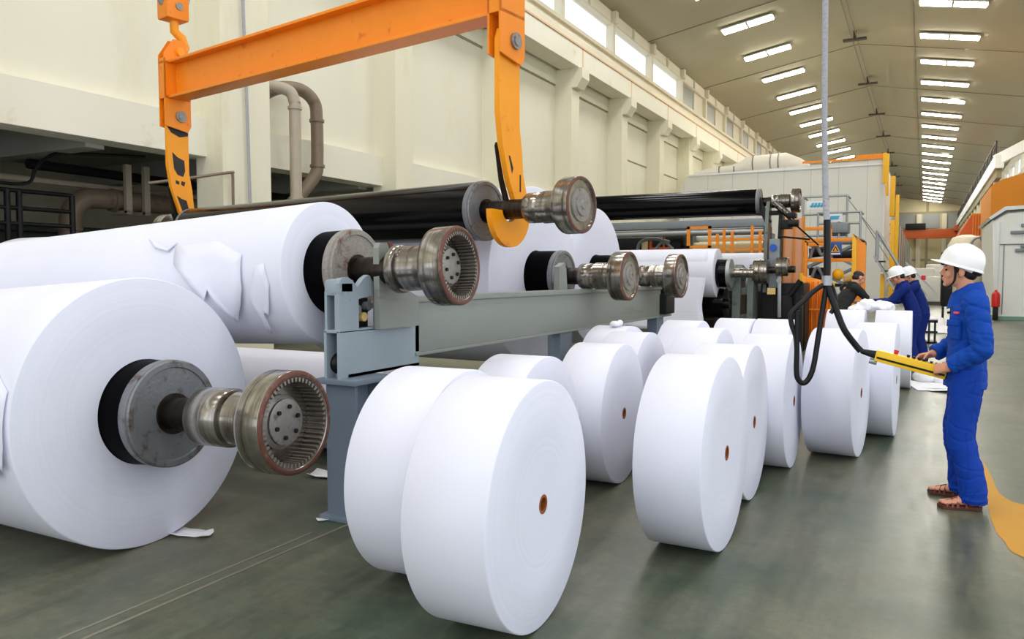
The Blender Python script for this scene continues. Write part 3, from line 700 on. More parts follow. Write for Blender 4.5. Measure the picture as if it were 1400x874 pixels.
for x, top, nm in ((nx, 4.72, 0), (fxx, 4.72, 1)):
    e = MB()
    for dx in (-.075, .055):
        e.prism(*YZ([(-.2, 3.56), (.12, 3.5), (.17, 3.58), (.17, 4.45), (.1, top), (-.06, top), (-.2, 4.5)], x + dx, .02))
    e.box(x - .075, -.2, 3.95, x + .075, -.18, 4.45, 0, BX); e.box(x - .075, -.2, 3.92, x + .075, .17, 3.95, 0, BX); e.box(x - .075, -.2, 4.38, x + .075, .17, 4.41, 0, BX)
    ep = e.build('end_plate', M['orange'], lb, 30)
    p = MB(); c = BX @ V((x, .02, 3.7)); p.cyl(c - bd * .11, c + bd * .11, .045, n=20); p.cyl(c + bd * .075, c + bd * .1, .075, n=20); p.build('hinge_pin', M['hubm'], ep, 30)
    p = MB(); c = BX @ V((x, .02, top - .16)); p.cyl(c - bd * .12, c + bd * .12, .055, n=20); p.build('lifting_pin', M['orange2'], ep, 30)
    # hook arm: straight, then bent, then round the journal
    ho = [(-.13, 3.8), (-.15, 3.0), (-.06, 2.62), (.06, 2.3)]
    hj = []
    cy, cz = 0.0, 2.165
    hook_o = [(.3 * math.sin(a) + .02, cz - .02 - .33 * math.cos(a)) for a in [math.radians(q) for q in range(88, -100, -12)]]
    hook_i = [(.115 * math.sin(a), cz - .115 * math.cos(a)) for a in [math.radians(q) for q in range(-84, 92, 14)]]
    poly = [(.0, 3.84), (-.12, 3.8), (-.155, 3.7), (-.155, 3.05), (-.11, 2.75), (.0, 2.42), (.115, 2.2)]
    right = [(.29, 2.25), (.21, 2.5), (.19, 2.72), (.15, 2.95), (.15, 3.7), (.1, 3.82)]
    outline = poly + hook_i[::-1] + hook_o[::-1] + right
    h = MB(); h.prism(*YZ(outline, x - .03, .06)); ha = h.build('hook_arm', M['orange2'], lb, 30)
    # rubbed patches where the paint is gone, thin plates on the arm faces
    for poly2 in ([(-.155, 3.56), (.15, 3.5), (.14, 3.46), (.02, 3.43), (-.1, 3.48)], [(-.09, 3.22), (-.02, 3.16), (.08, 3.12), (.09, 2.98), (.06, 2.9), (-.02, 2.92), (-.07, 3.0)], [(-.05, 2.85), (.0, 2.83), (.0, 2.79), (-.05, 2.8)], [(.03, 2.84), (.09, 2.83), (.07, 2.77), (.03, 2.79)], [(-.04, 2.64), (.03, 2.6), (.1, 2.58), (.15, 2.4), (.24, 2.24), (.12, 2.22), (.05, 2.4)]):
        if nm: q = MB(); q.prism(*YZ(poly2, x + .031, .002)); q.build('worn_patch', M['chip'], ha, 0)
    if not nm:
        for poly2 in ([(-.02, 2.66), (.0, 2.66), (.05, 2.55), (.03, 2.5)], [(.15, 2.5), (.17, 2.5), (.17, 2.34), (.15, 2.34)]):
            q = MB(); q.prism(*YZ(poly2, x + .031, .002)); q.build('worn_patch', M['chip'], ha, 0)
    q = MB(); q.prism(*YZ([(-.12, 2.75), (-.105, 2.78), (.0, 2.44), (.1, 2.22), (.03, 2.2), (-.06, 2.44)], x - .06, .02)); q.build('rubber_liner', M['rubber'], ha, 0)
# chain block hook over the far end
hb = thing('hoist_hook', 'orange crane hook block holding the far end of the lifting beam', 'crane hook', BX @ V((fxx, 0, 4.5)))
q = MB(); q.box(fxx - .13, -.17, 4.98, fxx + .13, .15, 5.8, .03, BX); q.build('hook_block', M['orange'], hb, 30)
q = MB(); q.tube([BX @ V((fxx, y, z)) for y, z in ((.0, 5.0), (.0, 4.85), (.1, 4.78), (.14, 4.66), (.08, 4.54), (-.02, 4.52), (-.1, 4.58))], [.06, .06, .065, .07, .065, .06, .045], 14); q.build('hook', M['orange2'], hb, 60)
q = MB(); c = BX @ V((fxx, 0, 5.15)); q.cyl(c - bd * .15, c + bd * .15, .05, n=16); q.build('swivel_pin', M['hubm'], hb, 30)
for k_, y in enumerate((-.1, .09)):
    q = MB(); q.tube([BX @ V((fxx, y, 5.6)), BX @ V((fxx, y, 12.5))], .015, 6); q.build('wire_rope', M['machd'], hb)
q = MB(); q.lathe([(-.05, 0), (-.05, .22), (-.02, .25), (.02, .25), (.05, .22), (.05, 0)], BX @ Matrix.Translation((fxx, -.02, 5.35)) @ AX, 32); q.build('sheave', M['galv'], hb, 40)

# ------------------------------------------------------------------ grey reel stand and rail
st = thing('reel_stand', 'blue-grey steel stand and rail carrying the paper reels', 'reel stand', (-3.3, 3.8, 0))
def part(name, m, mb, sm=30, par=None): return mb.build(name, m, par or st, sm)
q = MB(); q.box(-3.3, 4.55, 1.0, -3.2, 10.9, 1.36, .006); q.box(-3.32, 4.55, 1.36, -3.18, 10.9, 1.405, .006); q.box(-3.32, 4.55, .975, -3.19, 10.9, 1.0, .004); part('rail_beam', M['rail'], q)
q = MB(); q.box(-3.33, 3.76, .03, -3.30, 4.02, .88); q.box(-3.33, 3.76, .03, -3.1, 3.785, .88); q.box(-3.33, 3.995, .03, -3.1, 4.02, .88); q.box(-3.215, 3.785, .03, -3.185, 3.995, .88)
part('post', M['stand2'], q)
q = MB(); q.box(-3.37, 3.72, 0, -3.08, 4.06, .03, .006); part('base_plate', M['stand2'], q)
q = MB(); q.box(-3.37, 3.71, .87, -3.06, 4.1, .905, .006); part('top_plate', M['stand2'], q)
q = MB(); q.box(-3.22, 3.74, .905, -3.2, 4.6, 1.2); q.box(-3.325, 3.74, .905, -3.305, 4.6, 1.2); q.box(-3.325, 3.74, 1.19, -3.2, 4.6, 1.21, .004); q.box(-3.325, 3.82, .905, -3.2, 4.6, .925); q.box(-3.325, 4.0, .92, -3.222, 4.02, 1.19); part('end_box', M['stand'], q)
q = MB(); q.ell((-3.3, 3.86, .99), (.06, .09, .07)); part('motor', M['blackm'], q)
q = MB(); q.box(-3.305, 4.26, 1.2, -3.2, 4.6, 1.37, .005); part('bracket_block', M['stand'], q)
def YZw(poly, x, d): return (poly, Matrix(((0, 0, 1, x), (1, 0, 0, 0), (0, 1, 0, 0), (0, 0, 0, 1))), d)
vee = [(3.745, 1.21), (3.745, 1.46), (3.74, 1.5), (3.77, 1.535), (3.83, 1.54), (3.87, 1.52), (3.92, 1.475), (3.98, 1.53), (4.03, 1.555), (4.1, 1.53), (4.1, 1.48), (4.06, 1.42), (3.93, 1.4), (3.93, 1.21)]
q = MB(); q.prism(*YZw(vee, -3.24, .04)); part('cradle', M['stand'], q)
q = MB(); q.box(-3.325, 3.74, 1.42, -3.2, 3.9, 1.53, .03); q.box(-3.325, 3.75, 1.2, -3.305, 3.9, 1.45); q.box(-3.325, 3.9, 1.2, -3.25, 3.92, 1.45); part('cradle_cap', M['stand'], q)
q = MB(); q.cyl((-3.33, 3.82, 1.2), (-3.33, 3.82, 1.44), .03); part('guide_rod', M['galv'], q)
q = MB(); q.box(-3.25, 4.13, 1.2, -3.2, 4.24, 1.54, .02); part('upright', M['stand'], q)
for i, (y, z) in enumerate(((3.98, 1.33), (4.04, 1.28), (4.09, 1.35))):
    q = MB(); q.cyl((-3.35, y, z), (-3.24, y, z), .03, n=14); part('roller', M['galv'] if i != 1 else M['brass'], q)
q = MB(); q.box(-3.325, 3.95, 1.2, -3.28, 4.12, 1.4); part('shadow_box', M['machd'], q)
q = MB(); q.prism(*YZw([(4.06, 1.2), (4.05, 1.73), (4.07, 1.765), (4.17, 1.77), (4.2, 1.73), (4.26, 1.56), (4.35, 1.46), (4.5, 1.4), (4.5, 1.2)], -3.175, .045)); bk = part('stop_bracket', M['rail'], q)
q = MB(); q.prism(*YZw([(4.14, 1.775), (4.185, 1.775), (4.21, 1.74), (4.28, 1.56), (4.25, 1.55), (4.18, 1.71)], -3.18, .055)); part('wear_edge', M['rust'], q, 30, bk)
for y in (7.1, 10.3):
    q = MB(); q.box(-3.36, y, 0, -3.22, y + .3, .98, .005); q.box(-3.42, y - .06, 0, -3.16, y + .36, .03); part('post', M['stand2'], q)
for y in (7.12, 9.2):     # bearing stops beside the farther reels
    q = MB(); q.prism(*YZw([(y, 1.4), (y, 1.64), (y + .12, 1.68), (y + .17, 1.62), (y + .2, 1.4)], -3.3, .06)); part('stop_bracket', M['rail'], q)
q = MB(); q.box(-3.28, 10.35, 1.02, -3.1, 10.75, 1.3, .02); q.box(-3.24, 10.4, 1.3, -3.14, 10.6, 1.42, .01); part('end_drive', M['machd'], q)
# paper scraps on the floor
for (x, y, a, s_, lab) in ((-3.82, 3.13, .3, .12, 'white paper scrap sticking out under the big floor reel'), (-3.32, 3.72, 1.0, .05, 'tiny white paper scrap at the foot of the grey post'), (-4.0, 4.55, .2, .16, 'white paper scrap on the floor behind the floor reel')):
    q = MB(); q.sheet([[V((x + math.cos(a) * u * s_ - math.sin(a) * v * s_ * .5, y + math.sin(a) * u * s_ + math.cos(a) * v * s_ * .5, .004 + .03 * s_ / .13 * (u * u * .5 + .4 * v * v) * random.uniform(.6, 1.2))) for u in (-1, -.5, 0, .4, .8, 1.05 if abs(v) < .6 else .7)] for v in (-1, -.4, .3, 1)])
    tag(q.build('paper_scrap', M['scrap'], None, 60, thick=.003), lab, 'paper scrap', 'paper scraps')
# ------------------------------------------------------------------ people
def smoothstep(a, b, x):
    t = max(0, min(1, (x - a) / (b - a))); return t * t * (3 - 2 * t)

def hand(mb, w, d, n, thumb, curl=(.9, .8, .6), k=1.0, spread=.1):
    """five-fingered hand: w wrist, d direction of the knuckles, n direction the palm faces, thumb = unit vector to the thumb side"""
    d = V(d).normalized(); n = (V(n) - d * V(n).dot(d)).normalized(); s = (V(thumb) - d * V(thumb).dot(d) - n * V(thumb).dot(n)).normalized()
    w = V(w)
    secs = []
    for t, hw, ht in ((-.02, .027, .021), (0, .028, .02), (.025, .034, .018), (.055, .04, .016), (.082, .041, .0145), (.095, .038, .012)):
        secs.append((w + d * t * k, s * hw * k, n * ht * k))
    mb.loft(secs, 16, 2.5)
    for i, (off, ln) in enumerate(((.030, .9), (.0105, 1.0), (-.0095, .94), (-.029, .76))):
        p = w + (d * .088 + s * off) * k; dd = (d + s * off * spread * 3).normalized(); ang = 0; pts = [p - dd * .015 * k, p]; rs = [.0095 * k, .0098 * k]
        for j, (L, c) in enumerate(zip((.044, .027, .021), curl)):
            ang += c; q = d * math.cos(ang) + n * math.sin(ang) + s * off * spread * 3 * math.cos(ang)
            p = p + q.normalized() * L * ln * k; pts.append(p); rs.append((.0088, .0078, .0062)[j] * k)
        mb.tube(pts, rs, 10)
        mb.ell(pts[-1], (.0064 * k,) * 3, seg=10, rin=8)
    p = w + (d * .022 + s * .024 + n * .008) * k
    pts = [p - s * .01 * k, p]; a = [(s * .75 + d * .6 + n * .25), (s * .3 + d * .8 + n * .5), (d * .75 + n * .65 - s * .1)]
    for q, L in zip(a, (.034, .03, .024)): p = p + V(q).normalized() * L * k; pts.append(p)
    mb.tube(pts, [.013 * k, .0135 * k, .0115 * k, .0095 * k, .0072 * k], 10); mb.ell(pts[-1], (.0075 * k,) * 3, seg=10, rin=8)

def person(name, label, loc, yaw, J, cl, vox=.004, helmet=True, fine=True, group=None):
    """J: joint positions in the figure's own frame (x forward, y left, z up)"""
    t = thing(name, label, 'person', loc, yaw, group)
    j = {k: V(v) for k, v in J.items() if isinstance(v, tuple) and not isinstance(v[0], tuple)}
    hf = V(J.get('face', (1, 0, 0))).normalized(); hl = V((0, 0, 1)).cross(hf).normalized(); hu = hf.cross(hl)
    HM = Matrix((hf, hl, hu)).transposed(); H = j['head']
    def hp(x, y, z): return H + hf * x + hl * y + hu * z
    # --- body: one continuous surface
    b = MB()
    b.ell(hp(-.005, 0, .03), (.098, .077, .088), HM, 28, 20); b.ell(hp(.022, 0, -.03), (.074, .064, .085), HM, 24, 16)
    b.ell(hp(.045, 0, -.072), (.046, .044, .04), HM, 20, 14); b.ell(hp(.075, 0, -.098), (.02, .022, .018), HM, 14, 10)
    b.loft([(hp(.083, 0, .018), hl * .008, hf * .012), (hp(.096, 0, -.005), hl * .011, hf * .014), (hp(.104, 0, -.028), hl * .016, hf * .018), (hp(.094, 0, -.04), hl * .015, hf * .014)], 12)
    b.ell(hp(.082, 0, .026), (.02, .052, .011), HM, 16, 10)
    b.ell(hp(.091, 0, -.058), (.013, .023, .008), HM, 14, 10); b.ell(hp(.088, 0, -.071), (.012, .02, .008), HM, 14, 10)
    for s in (-1, 1):
        b.ell(hp(.058, s * .045, -.03), (.026, .024, .03), HM, 14, 10)
        b.ell(hp(-.014, s * .085, -.014), (.02, .011, .034), HM, 14, 12); b.ell(hp(-.005, s * .075, -.04), (.01, .008, .012), HM, 10, 8)
    nk = j['neck']
    b.tube([nk + V((-.02, 0, -.06)), nk, hp(-.03, 0, -.07), hp(-.02, 0, -.03)], [(.07, .07), (.058, .056), (.054, .052), (.055, .052)], 18)
    ch, wa, pe = j['chest'], j['waist'], j['pelvis']
    fw = V((1, 0, 0)); lf = V((0, 1, 0))
    b.loft([(pe - V((0, 0, .1)), fw * .07, lf * .11), (pe, fw * .075, lf * .12), (wa, fw * .07, lf * .11), (ch, fw * .085, lf * .13), (ch + (nk - ch) * .6, fw * .075, lf * .12), (nk + V((0, 0, .0)), fw * .05, lf * .055)], 20)
    for s in 'LR':
        sh, el, wr = j['sh' + s], j['el' + s], j['wr' + s]
        b.tube(crv([ch + (sh - ch) * .4 + V((0, 0, .05)), sh, sh.lerp(el, .5), el, el.lerp(wr, .35), el.lerp(wr, .8), wr], 3), [.045] * 3 + [.045] * 3 + [.04] * 3 + [.036] * 3 + [.036] * 3 + [.029] * 3 + [.026], 14)
        hd = J['hand' + s]; hand(b, wr, hd[0], hd[1], hd[2], hd[3] if len(hd) > 3 else (.9, .8, .6), .98)
        hi, kn, an, to = j['hi' + s], j['kn' + s], j['an' + s], j['to' + s]
        b.tube(crv([hi + V((0, 0, .06)), hi.lerp(kn, .3), kn, kn.lerp(an, .35), an], 4), [.07] * 4 + [.06] * 4 + [.042] * 4 + [.04] * 4 + [.034], 16)
        d = (to - an); d.z = 0; L = d.length; d.normalize(); sd = V((-d.y, d.x, 0)); z0 = an.z - .075
        b.loft([(an - d * .055 + V((0, 0, -.045)), sd * .028, V((0, 0, .03))), (an - d * .02 + V((0, 0, -.035)), sd * .034, V((0, 0, .04))), (an + d * .05 + V((0, 0, -.04)), sd * .04, V((0, 0, .034))), (an + d * L * .6 + V((0, 0, -.052)), sd * .046, V((0, 0, .021))), (an + d * L * .85 + V((0, 0, -.058)), sd * .044, V((0, 0, .016))), (an + d * L + V((0, 0, -.06)), sd * .03, V((0, 0, .012)))], 16)
        if fine:
            for i in range(5): b.ell(an + d * (L * (1.0 - .05 * abs(i - 1))) + sd * (.03 - .016 * i) * (1 if s == 'L' else -1) * -1 + V((0, 0, -.06)), (.017, .009, .011), Matrix((d, sd, V((0, 0, 1)))).transposed(), 10, 8)
    body = b.build('body', M['skin'], t, 0, True); voxel(body, vox, 3)
    # --- trousers
    def cloth(amp, f, seed):
        def fn(c):
            q = V((c.x * f, c.y * f, c.z * f * .55)) + V((seed, seed, 0))
            r_ = noise.noise(q * 1.3 + V((9, 4, 2)) + V((1, 1, 1)) * .8 * noise.noise(q * .7)); k_ = noise.noise(V((c.x * f * .9, c.y * f * .9, c.z * f * 1.9)) + V((5, seed, 1)))
            return amp * .8 * noise.noise(q) - amp * .55 * max(0, 1 - abs(r_) * 4) ** 1.5 - amp * .35 * max(0, 1 - abs(k_) * 5) ** 1.5
        return fn
    q = MB()
    q.loft([(pe + V((0, 0, -.16)), fw * .1, lf * .155), (pe + V((0, 0, -.06)), fw * .112, lf * .165), (pe + V((0, 0, .04)), fw * .1, lf * .15), (wa + V((0, 0, 0)), fw * .088, lf * .13)], 24, 2.2)
    for s in 'LR':
        hi, kn, an = j['hi' + s], j['kn' + s], j['an' + s]
        back = V((-1, 0, 0))
        pts = crv([hi + V((0, 0, .05)), hi.lerp(kn, .35), kn + V((.01, 0, 0)), kn.lerp(an, .5) + back * .01, an + V((-.012, 0, .05)), an + V((-.015, 0, -.055))], 6)
        n_ = len(pts); rs = []
        for i in range(n_):
            u = i / (n_ - 1); r = .106 - .02 * smoothstep(0, .5, u) + .004 * smoothstep(.6, 1, u)
            if fine: r += .005 * math.sin(u * 62) * smoothstep(.72, .95, u) + .004 * math.sin(u * 40 + 1) * smoothstep(.35, .5, u) * smoothstep(.7, .55, u)
            rs.append((r * 1.04, r * .95))
        q.tube(pts, rs, 20)
    tr_ = q.build('trousers', cl['trousers'], t, 0, True); voxel(tr_, vox * 1.35, 4, .5, cloth(.012, 7, 3.1) if fine else None)
    # --- jacket
    q = MB(); sp = [(wa * .35 + pe * .65 + V((0, 0, J.get('hem', -.12))), .128, .182), (pe.lerp(wa, .45), .122, .175), (wa, .118, .168), (wa.lerp(ch, .5), .124, .172), (ch, .126, .176), (ch.lerp(nk, .45), .112, .17), (ch.lerp(nk, .78), .085, .12), (nk + V((-.01, 0, -.012)), .066, .07)]
    q.loft([(c, fw * a, lf * e) for c, a, e in sp], 28, 2.25)
    q.loft([(sp[0][0] + V((0, 0, .0)), fw * .132, lf * .187), (sp[0][0] + V((0, 0, .035)), fw * .132, lf * .187), (sp[0][0] + V((0, 0, .05)), fw * .12, lf * .172)], 28, 2.25)
    for s in 'LR':
        sh, el, wr = j['sh' + s], j['el' + s], j['wr' + s]
        en = el.lerp(wr, cl.get('sleeve', .88)) if not cl.get('short') else sh.lerp(el, .75)
        path = [ch.lerp(sh, .55) + V((0, 0, .05)), sh, sh.lerp(el, .5)] + ([el, el.lerp(wr, .4), en] if not cl.get('short') else [en])
        pts = crv(path, 7); n_ = len(pts); rs = []
        for i in range(n_):
            u = i / (n_ - 1); r = .082 - .028 * u
            if fine: r += .0045 * math.sin(u * 55) * smoothstep(.42, .6, u) * smoothstep(1, .85, u)
            rs.append((r, r * 1.05))
        q.tube(pts, rs, 20)
        c0 = pts[-1]; dd = (pts[-1] - pts[-3]).normalized(); q.tube([c0 - dd * .045, c0 - dd * .04, c0 + dd * .005, c0 + dd * .008], [.05, .058, .057, .052], 20)
    jk = q.build('jacket' if not cl.get('short') else 'shirt', cl['jacket'], t, 0, True); voxel(jk, vox * 1.25, 4, .5, cloth(.013, 6.5, 7.7) if fine else cloth(.006, 7, 2))
    # collar: folded band round the neck
    q = MB(); rings = []
    for zz, ra, rb in ((-.045, .112, .124), (.01, .1, .102), (.058, .086, .082), (.066, .08, .076), (.055, .073, .068), (-.03, .072, .068)):
        ring = []
        for i in range(28):
            a = 2 * PI * i / 28; fr = math.cos(a)
            ring.append(nk + V((-.005 + ra * math.cos(a) + .012 * (1 if fr > 0 else 0) * fr, rb * math.sin(a), zz - .062 * max(0, fr) + .014 * max(0, -fr))))
        rings.append(q.ring(ring))
    for A_, B_ in zip(rings, rings[1:]): q.bridge(A_, B_)
    q.bridge(rings[-1], rings[0]); q.build('collar', cl['jacket'], jk, 60, True)
    if fine:
        # chest pocket, badge and buttons sit on the curved jacket front
        def onjk(phi, z, lift=0.0):
            c_, s_ = math.cos(phi), math.sin(phi)
            n_ = V((c_ / .126, s_ / .176, 0)).normalized()
            return ch + V((.126 * math.copysign(abs(c_) ** .89, c_), .176 * math.copysign(abs(s_) ** .89, s_), z)) + n_ * lift, n_
        def patch(phi, z, w_, h_, d_, lift):
            p_, n_ = onjk(phi, z, lift); fm = frame(p_, n_); q = MB(); q.box(-w_ / 2, -h_ / 2, -d_, w_ / 2, h_ / 2, d_, .004, fm); return q
        patch(math.radians(46), -.06, .105, .115, .012, -.004).build('chest_pocket', cl['jacket'], jk, 40, True)
        patch(math.radians(46), -.01, .112, .035, .012, .004).build('pocket_flap', cl['jacket'], jk, 40, True)
        tag(patch(math.radians(52), .055, .04, .016, .008, .0).build('badge', M['badge'], jk, 30, True), 'pink chest badge')
        for k in range(5):
            q = MB(); p_, n_ = onjk(0, .05 - k * .085, 0); q.cyl(p_ - n_ * .02, p_ + n_ * .008, .008, n=10); q.build('button', M['web'], jk, 30, True)
    # --- hair
    q = MB(); q.ell(hp(-.018, 0, .046), (.098, .08, .066), HM, 24, 16); q.ell(hp(-.055, 0, -.012), (.055, .07, .062), HM, 20, 14)
    for s in (-1, 1): q.ell(hp(.014, s * .068, .004), (.014, .012, .026), HM, 12, 10)
    hr = q.build('hair', M['hair'], t, 0, True); voxel(hr, max(.005, vox), 3)
    if fine:
        for s in (-1, 1):
            q = MB(); q.ell(hp(.0795, s * .034, -.003), (.008, .014, .0075), HM, 14, 10); q.build('eye', M['eye'], t, 60, True)
            q = MB(); q.tube([hp(.094, s * .012, .024), hp(.092, s * .032, .029), hp(.08, s * .052, .024)], [.004, .0045, .003], 8); q.build('eyebrow', M['hair'], t, 60, True)
        q = MB(); q.ell(hp(.099, 0, -.06), (.007, .02, .006), HM, 12, 8); q.ell(hp(.095, 0, -.07), (.007, .017, .0055), HM, 12, 8); q.build('lips', M['lip'], t, 60, True)
    if helmet:
        HT = Matrix.Rotation(math.radians(-J.get('tilt', 6)), 3, 'Y')
        MM = (HM.to_4x4() @ HT.to_4x4()); 
        def hm(x, y, z): return hp(0, 0, .035) + (HM @ (HT @ V((x - .005, y, z))))
        q = MB(); n_ = 48; rings = []
        prof = [(0.0, 1.0), (.012, 1.0), (.04, .985), (.075, .92), (.105, .78), (.125, .58), (.137, .34), (.141, .12)]
        for z, f in prof: rings.append(q.ring([hm(.135 * f * math.cos(2 * PI * i / n_) - .008 * (1 - f), .112 * f * math.sin(2 * PI * i / n_), z) for i in range(n_)]))
        q.face(rings[-1])
        for A_, B_ in zip(rings, rings[1:]): q.bridge(A_, B_)
        inn = []
        for z, f in prof[:-1]: inn.append(q.ring([hm(.128 * f * math.cos(2 * PI * i / n_), .105 * f * math.sin(2 * PI * i / n_), z - .004) for i in range(n_)]))
        for A_, B_ in zip(inn, inn[1:]): q.bridge(B_, A_)
        q.face(inn[-1]); 
        br = []
        for ext, z in ((0, -.002), (1, -.014), (1, -.019), (0, -.012)):
            ring = []
            for i in range(n_):
                a = 2 * PI * i / n_; fr = max(0, math.cos(a)); e_ = ext * (.008 + .043 * fr ** 1.6)
                ring.append(hm((.135 + e_) * math.cos(a), (.112 + e_ * .7) * math.sin(a), z * (1 if ext else 1) - .0 * fr))
            br.append(q.ring(ring))
        q.bridge(rings[0], br[0]); q.bridge(br[0], br[1]); q.bridge(br[1], br[2]); q.bridge(br[2], br[3]); q.bridge(br[3], inn[0])
        he = q.build('hard_hat', M['helmet'], t, 50, True)
        q = MB(); q.box(-.14, -.007, .0, .14, .007, .004, 0)
        # crown ridge
        q = MB(); q.tube([hm(.11 * math.cos(a), 0, .012 + .128 * math.sin(a)) for a in [math.radians(25 + 13 * i) for i in range(11)]], [(.012, .005)] * 11, 8); q.build('crown_ridge', M['helmet'], he, 60, True)
        if fine:
            q = MB(); q.loft([(hm(.128, 0, -.02), hm(0, .075, 0) - hm(0, 0, 0), (hm(.02, 0, 0) - hm(0, 0, 0))), (hm(.135, 0, -.022), hm(0, .07, 0) - hm(0, 0, 0), (hm(.03, 0, 0) - hm(0, 0, 0)))], 16); q.build('brim_underside', M['brimu'], he, 40, True)
            for s in (-1, 1):
                q = MB(); q.tube(crv([hp(.03, s * .086, .03), hp(.022, s * .086, -.02), hp(.025, s * .07, -.075), hp(.05, s * .04, -.112), hp(.06, 0, -.122)], 4), [(.011, .003)] * 17, 8); q.build('chin_strap', M['web'], he, 60, True)
            q = MB(); q.tube(crv([hp(-.01, .088, .02), hp(-.06, .084, .0), hp(-.105, .05, -.025), hp(-.118, 0, -.032), hp(-.105, -.05, -.025), hp(-.06, -.084, .0), hp(-.01, -.088, .02)], 4), [(.014, .004)] * 25, 8); q.build('nape_strap', M['web'], he, 60, True)
            q = MB(); q.tube([hp(-.02, .09, .012), hp(-.075, .078, -.012)], [(.01, .004)] * 2, 8); q.build('strap_clip', M['label_white'], he, 60, True)
    if fine:
        for s in 'LR':
            an, to = j['an' + s], j['to' + s]; d = (to - an); d.z = 0; L = d.length; d.normalize(); sd = V((-d.y, d.x, 0))
            def fp(u, v, z): return V((an.x, an.y, 0)) + d * u + sd * v + V((0, 0, an.z - .095 + z))
            q = MB(); out = []
            for u, v in ((-.07, 0), (-.06, .028), (-.02, .036), (.05, .04), (.12, .052), (.17, .05), (L + .005, .03), (L + .022, 0)): out.append((u, v))
            out = out + [(u, -v) for u, v in out[-2:0:-1]]
            MS = Matrix((d, sd, V((0, 0, 1)))).transposed().to_4x4(); MS.translation = V((an.x, an.y, an.z - .095))
            q.prism(out, MS, .022); sl = q.build('sandal', M['sole'], t, 30, True)
            q = MB()
            for u, wv, h in ((L - .045, .047, .036), (L - .075, .05, .046), (L - .105, .049, .056), (.02, .042, .09)):
                pts = [fp(u + .01 * math.cos(k * PI / 8), wv * math.cos(k * PI / 8), .012 + h * math.sin(k * PI / 8)) for k in range(9)]
                q.tube(pts, [(.012, .0035)] * 9, 8)
            q.tube([fp(L - .02, 0, .04), fp(L - .1, 0, .07)], [(.014, .004)] * 2, 8)
            for s2 in (-1, 1): q.tube([fp(.02, s2 * .043, .03), fp(-.03, s2 * .034, .035), fp(-.062, s2 * .012, .04)], [(.014, .004)] * 3, 8)
            q.build('sandal_straps', M['leather'], sl, 60, True)
    return t

CL = dict(jacket=M['jacket'], trousers=M['trouser'], sleeve=.86)
D = lambda *a: V(a)
MAN = (.257, 6.03, 0); MYAW = math.radians(180)
man = person('person', 'person in blue workwear and a white hard hat, standing and holding the yellow control box', MAN, MYAW, dict(
    pelvis=(-.01, -.02, .92), waist=(-.012, -.01, 1.05), chest=(-.02, 0, 1.25), neck=(.0, 0, 1.43), head=(.045, 0, 1.588), face=(1, -.08, .05), tilt=14, hem=-.165,
    shL=(-.04, .17, 1.37), elL=(-.085, .225, 1.075), wrL=(.1, .13, .935), handL=((.75, -.5, -.12), (-.05, -.75, -.45), (.15, -.45, .85), (1.0, .9, .6)),
    shR=(-.02, -.17, 1.37), elR=(.02, -.235, 1.10), wrR=(.2, -.15, .995), handR=((.85, .38, -.2), (.1, .6, -.8), (.3, .75, .35), (.55, .8, .6)),
    hiL=(-.015, .08, .88), knL=(.005, .11, .49), anL=(-.055, .13, .098), toL=(.12, .16, .098),
    hiR=(-.015, -.11, .88), knR=(.02, -.14, .49), anR=(.0, -.17, .098), toR=(.175, -.2, .098)), CL, .0042)

# hand-held pendant control: it lies in both hands, its cable hangs from the crane
ML = ROOTM[man.name]
p0 = ML @ V((.545, .0, .99)); p1 = ML @ V((.105, .02, .886))
pc = thing('pendant_control', 'long yellow push-button control box with a black stripe held in both hands', 'control box', p1)
q = MB(); ax = (p1 - p0).normalized(); q.bar(p0, p1, .075, .082, (0, 0, 1), .008); q.build('casing', M['box_yellow'], pc, 35)
up_ = ax.cross(V((0, 0, 1))).cross(ax).normalized(); sd_ = ax.cross(up_).normalized()
Lb = (p1 - p0).length
for sgn in (1, -1):
    q = MB(); a0 = p0 + ax * .012 + sd_ * sgn * .038 - up_ * .012; q.bar(a0, a0 + ax * (Lb - .02), .004, .014, up_); q.build('side_stripe', M['blackm'], pc, 0)
for i, (u, m_, r_, h_) in enumerate(((.12, 'red', .017, .03), (.2, 'blackm', .012, .018), (.235, 'blackm', .012, .018), (.27, 'blackm', .012, .018), (.3, 'blackm', .012, .016), (.345, 'blackm', .011, .014), (.38, 'blackm', .011, .014), (.415, 'blackm', .011, .014))):
    q = MB(); c = p0 + ax * u + up_ * .04; q.cyl(c, c + up_ * h_ * .7, r_ * .8, n=16); q.cyl(c + up_ * h_ * .6, c + up_ * h_, r_, r_ * .85, n=16)
    o = q.build('emergency_button' if i == 0 else 'push_button', M[m_], pc, 35)
q = MB(); q.tube([p0 - ax * .1, p0 - ax * .06, p0 - ax * .0, p0 + ax * .01], [.017, .022, .03, .036], 16); q.build('cable_gland', M['rubber'], pc, 40)
q = MB(); q.cyl(p0 - up_ * .05 - ax * .03, p0 - up_ * .05 + ax * .02, .02, n=12); q.build('hanging_eye', M['galv'], pc, 40)
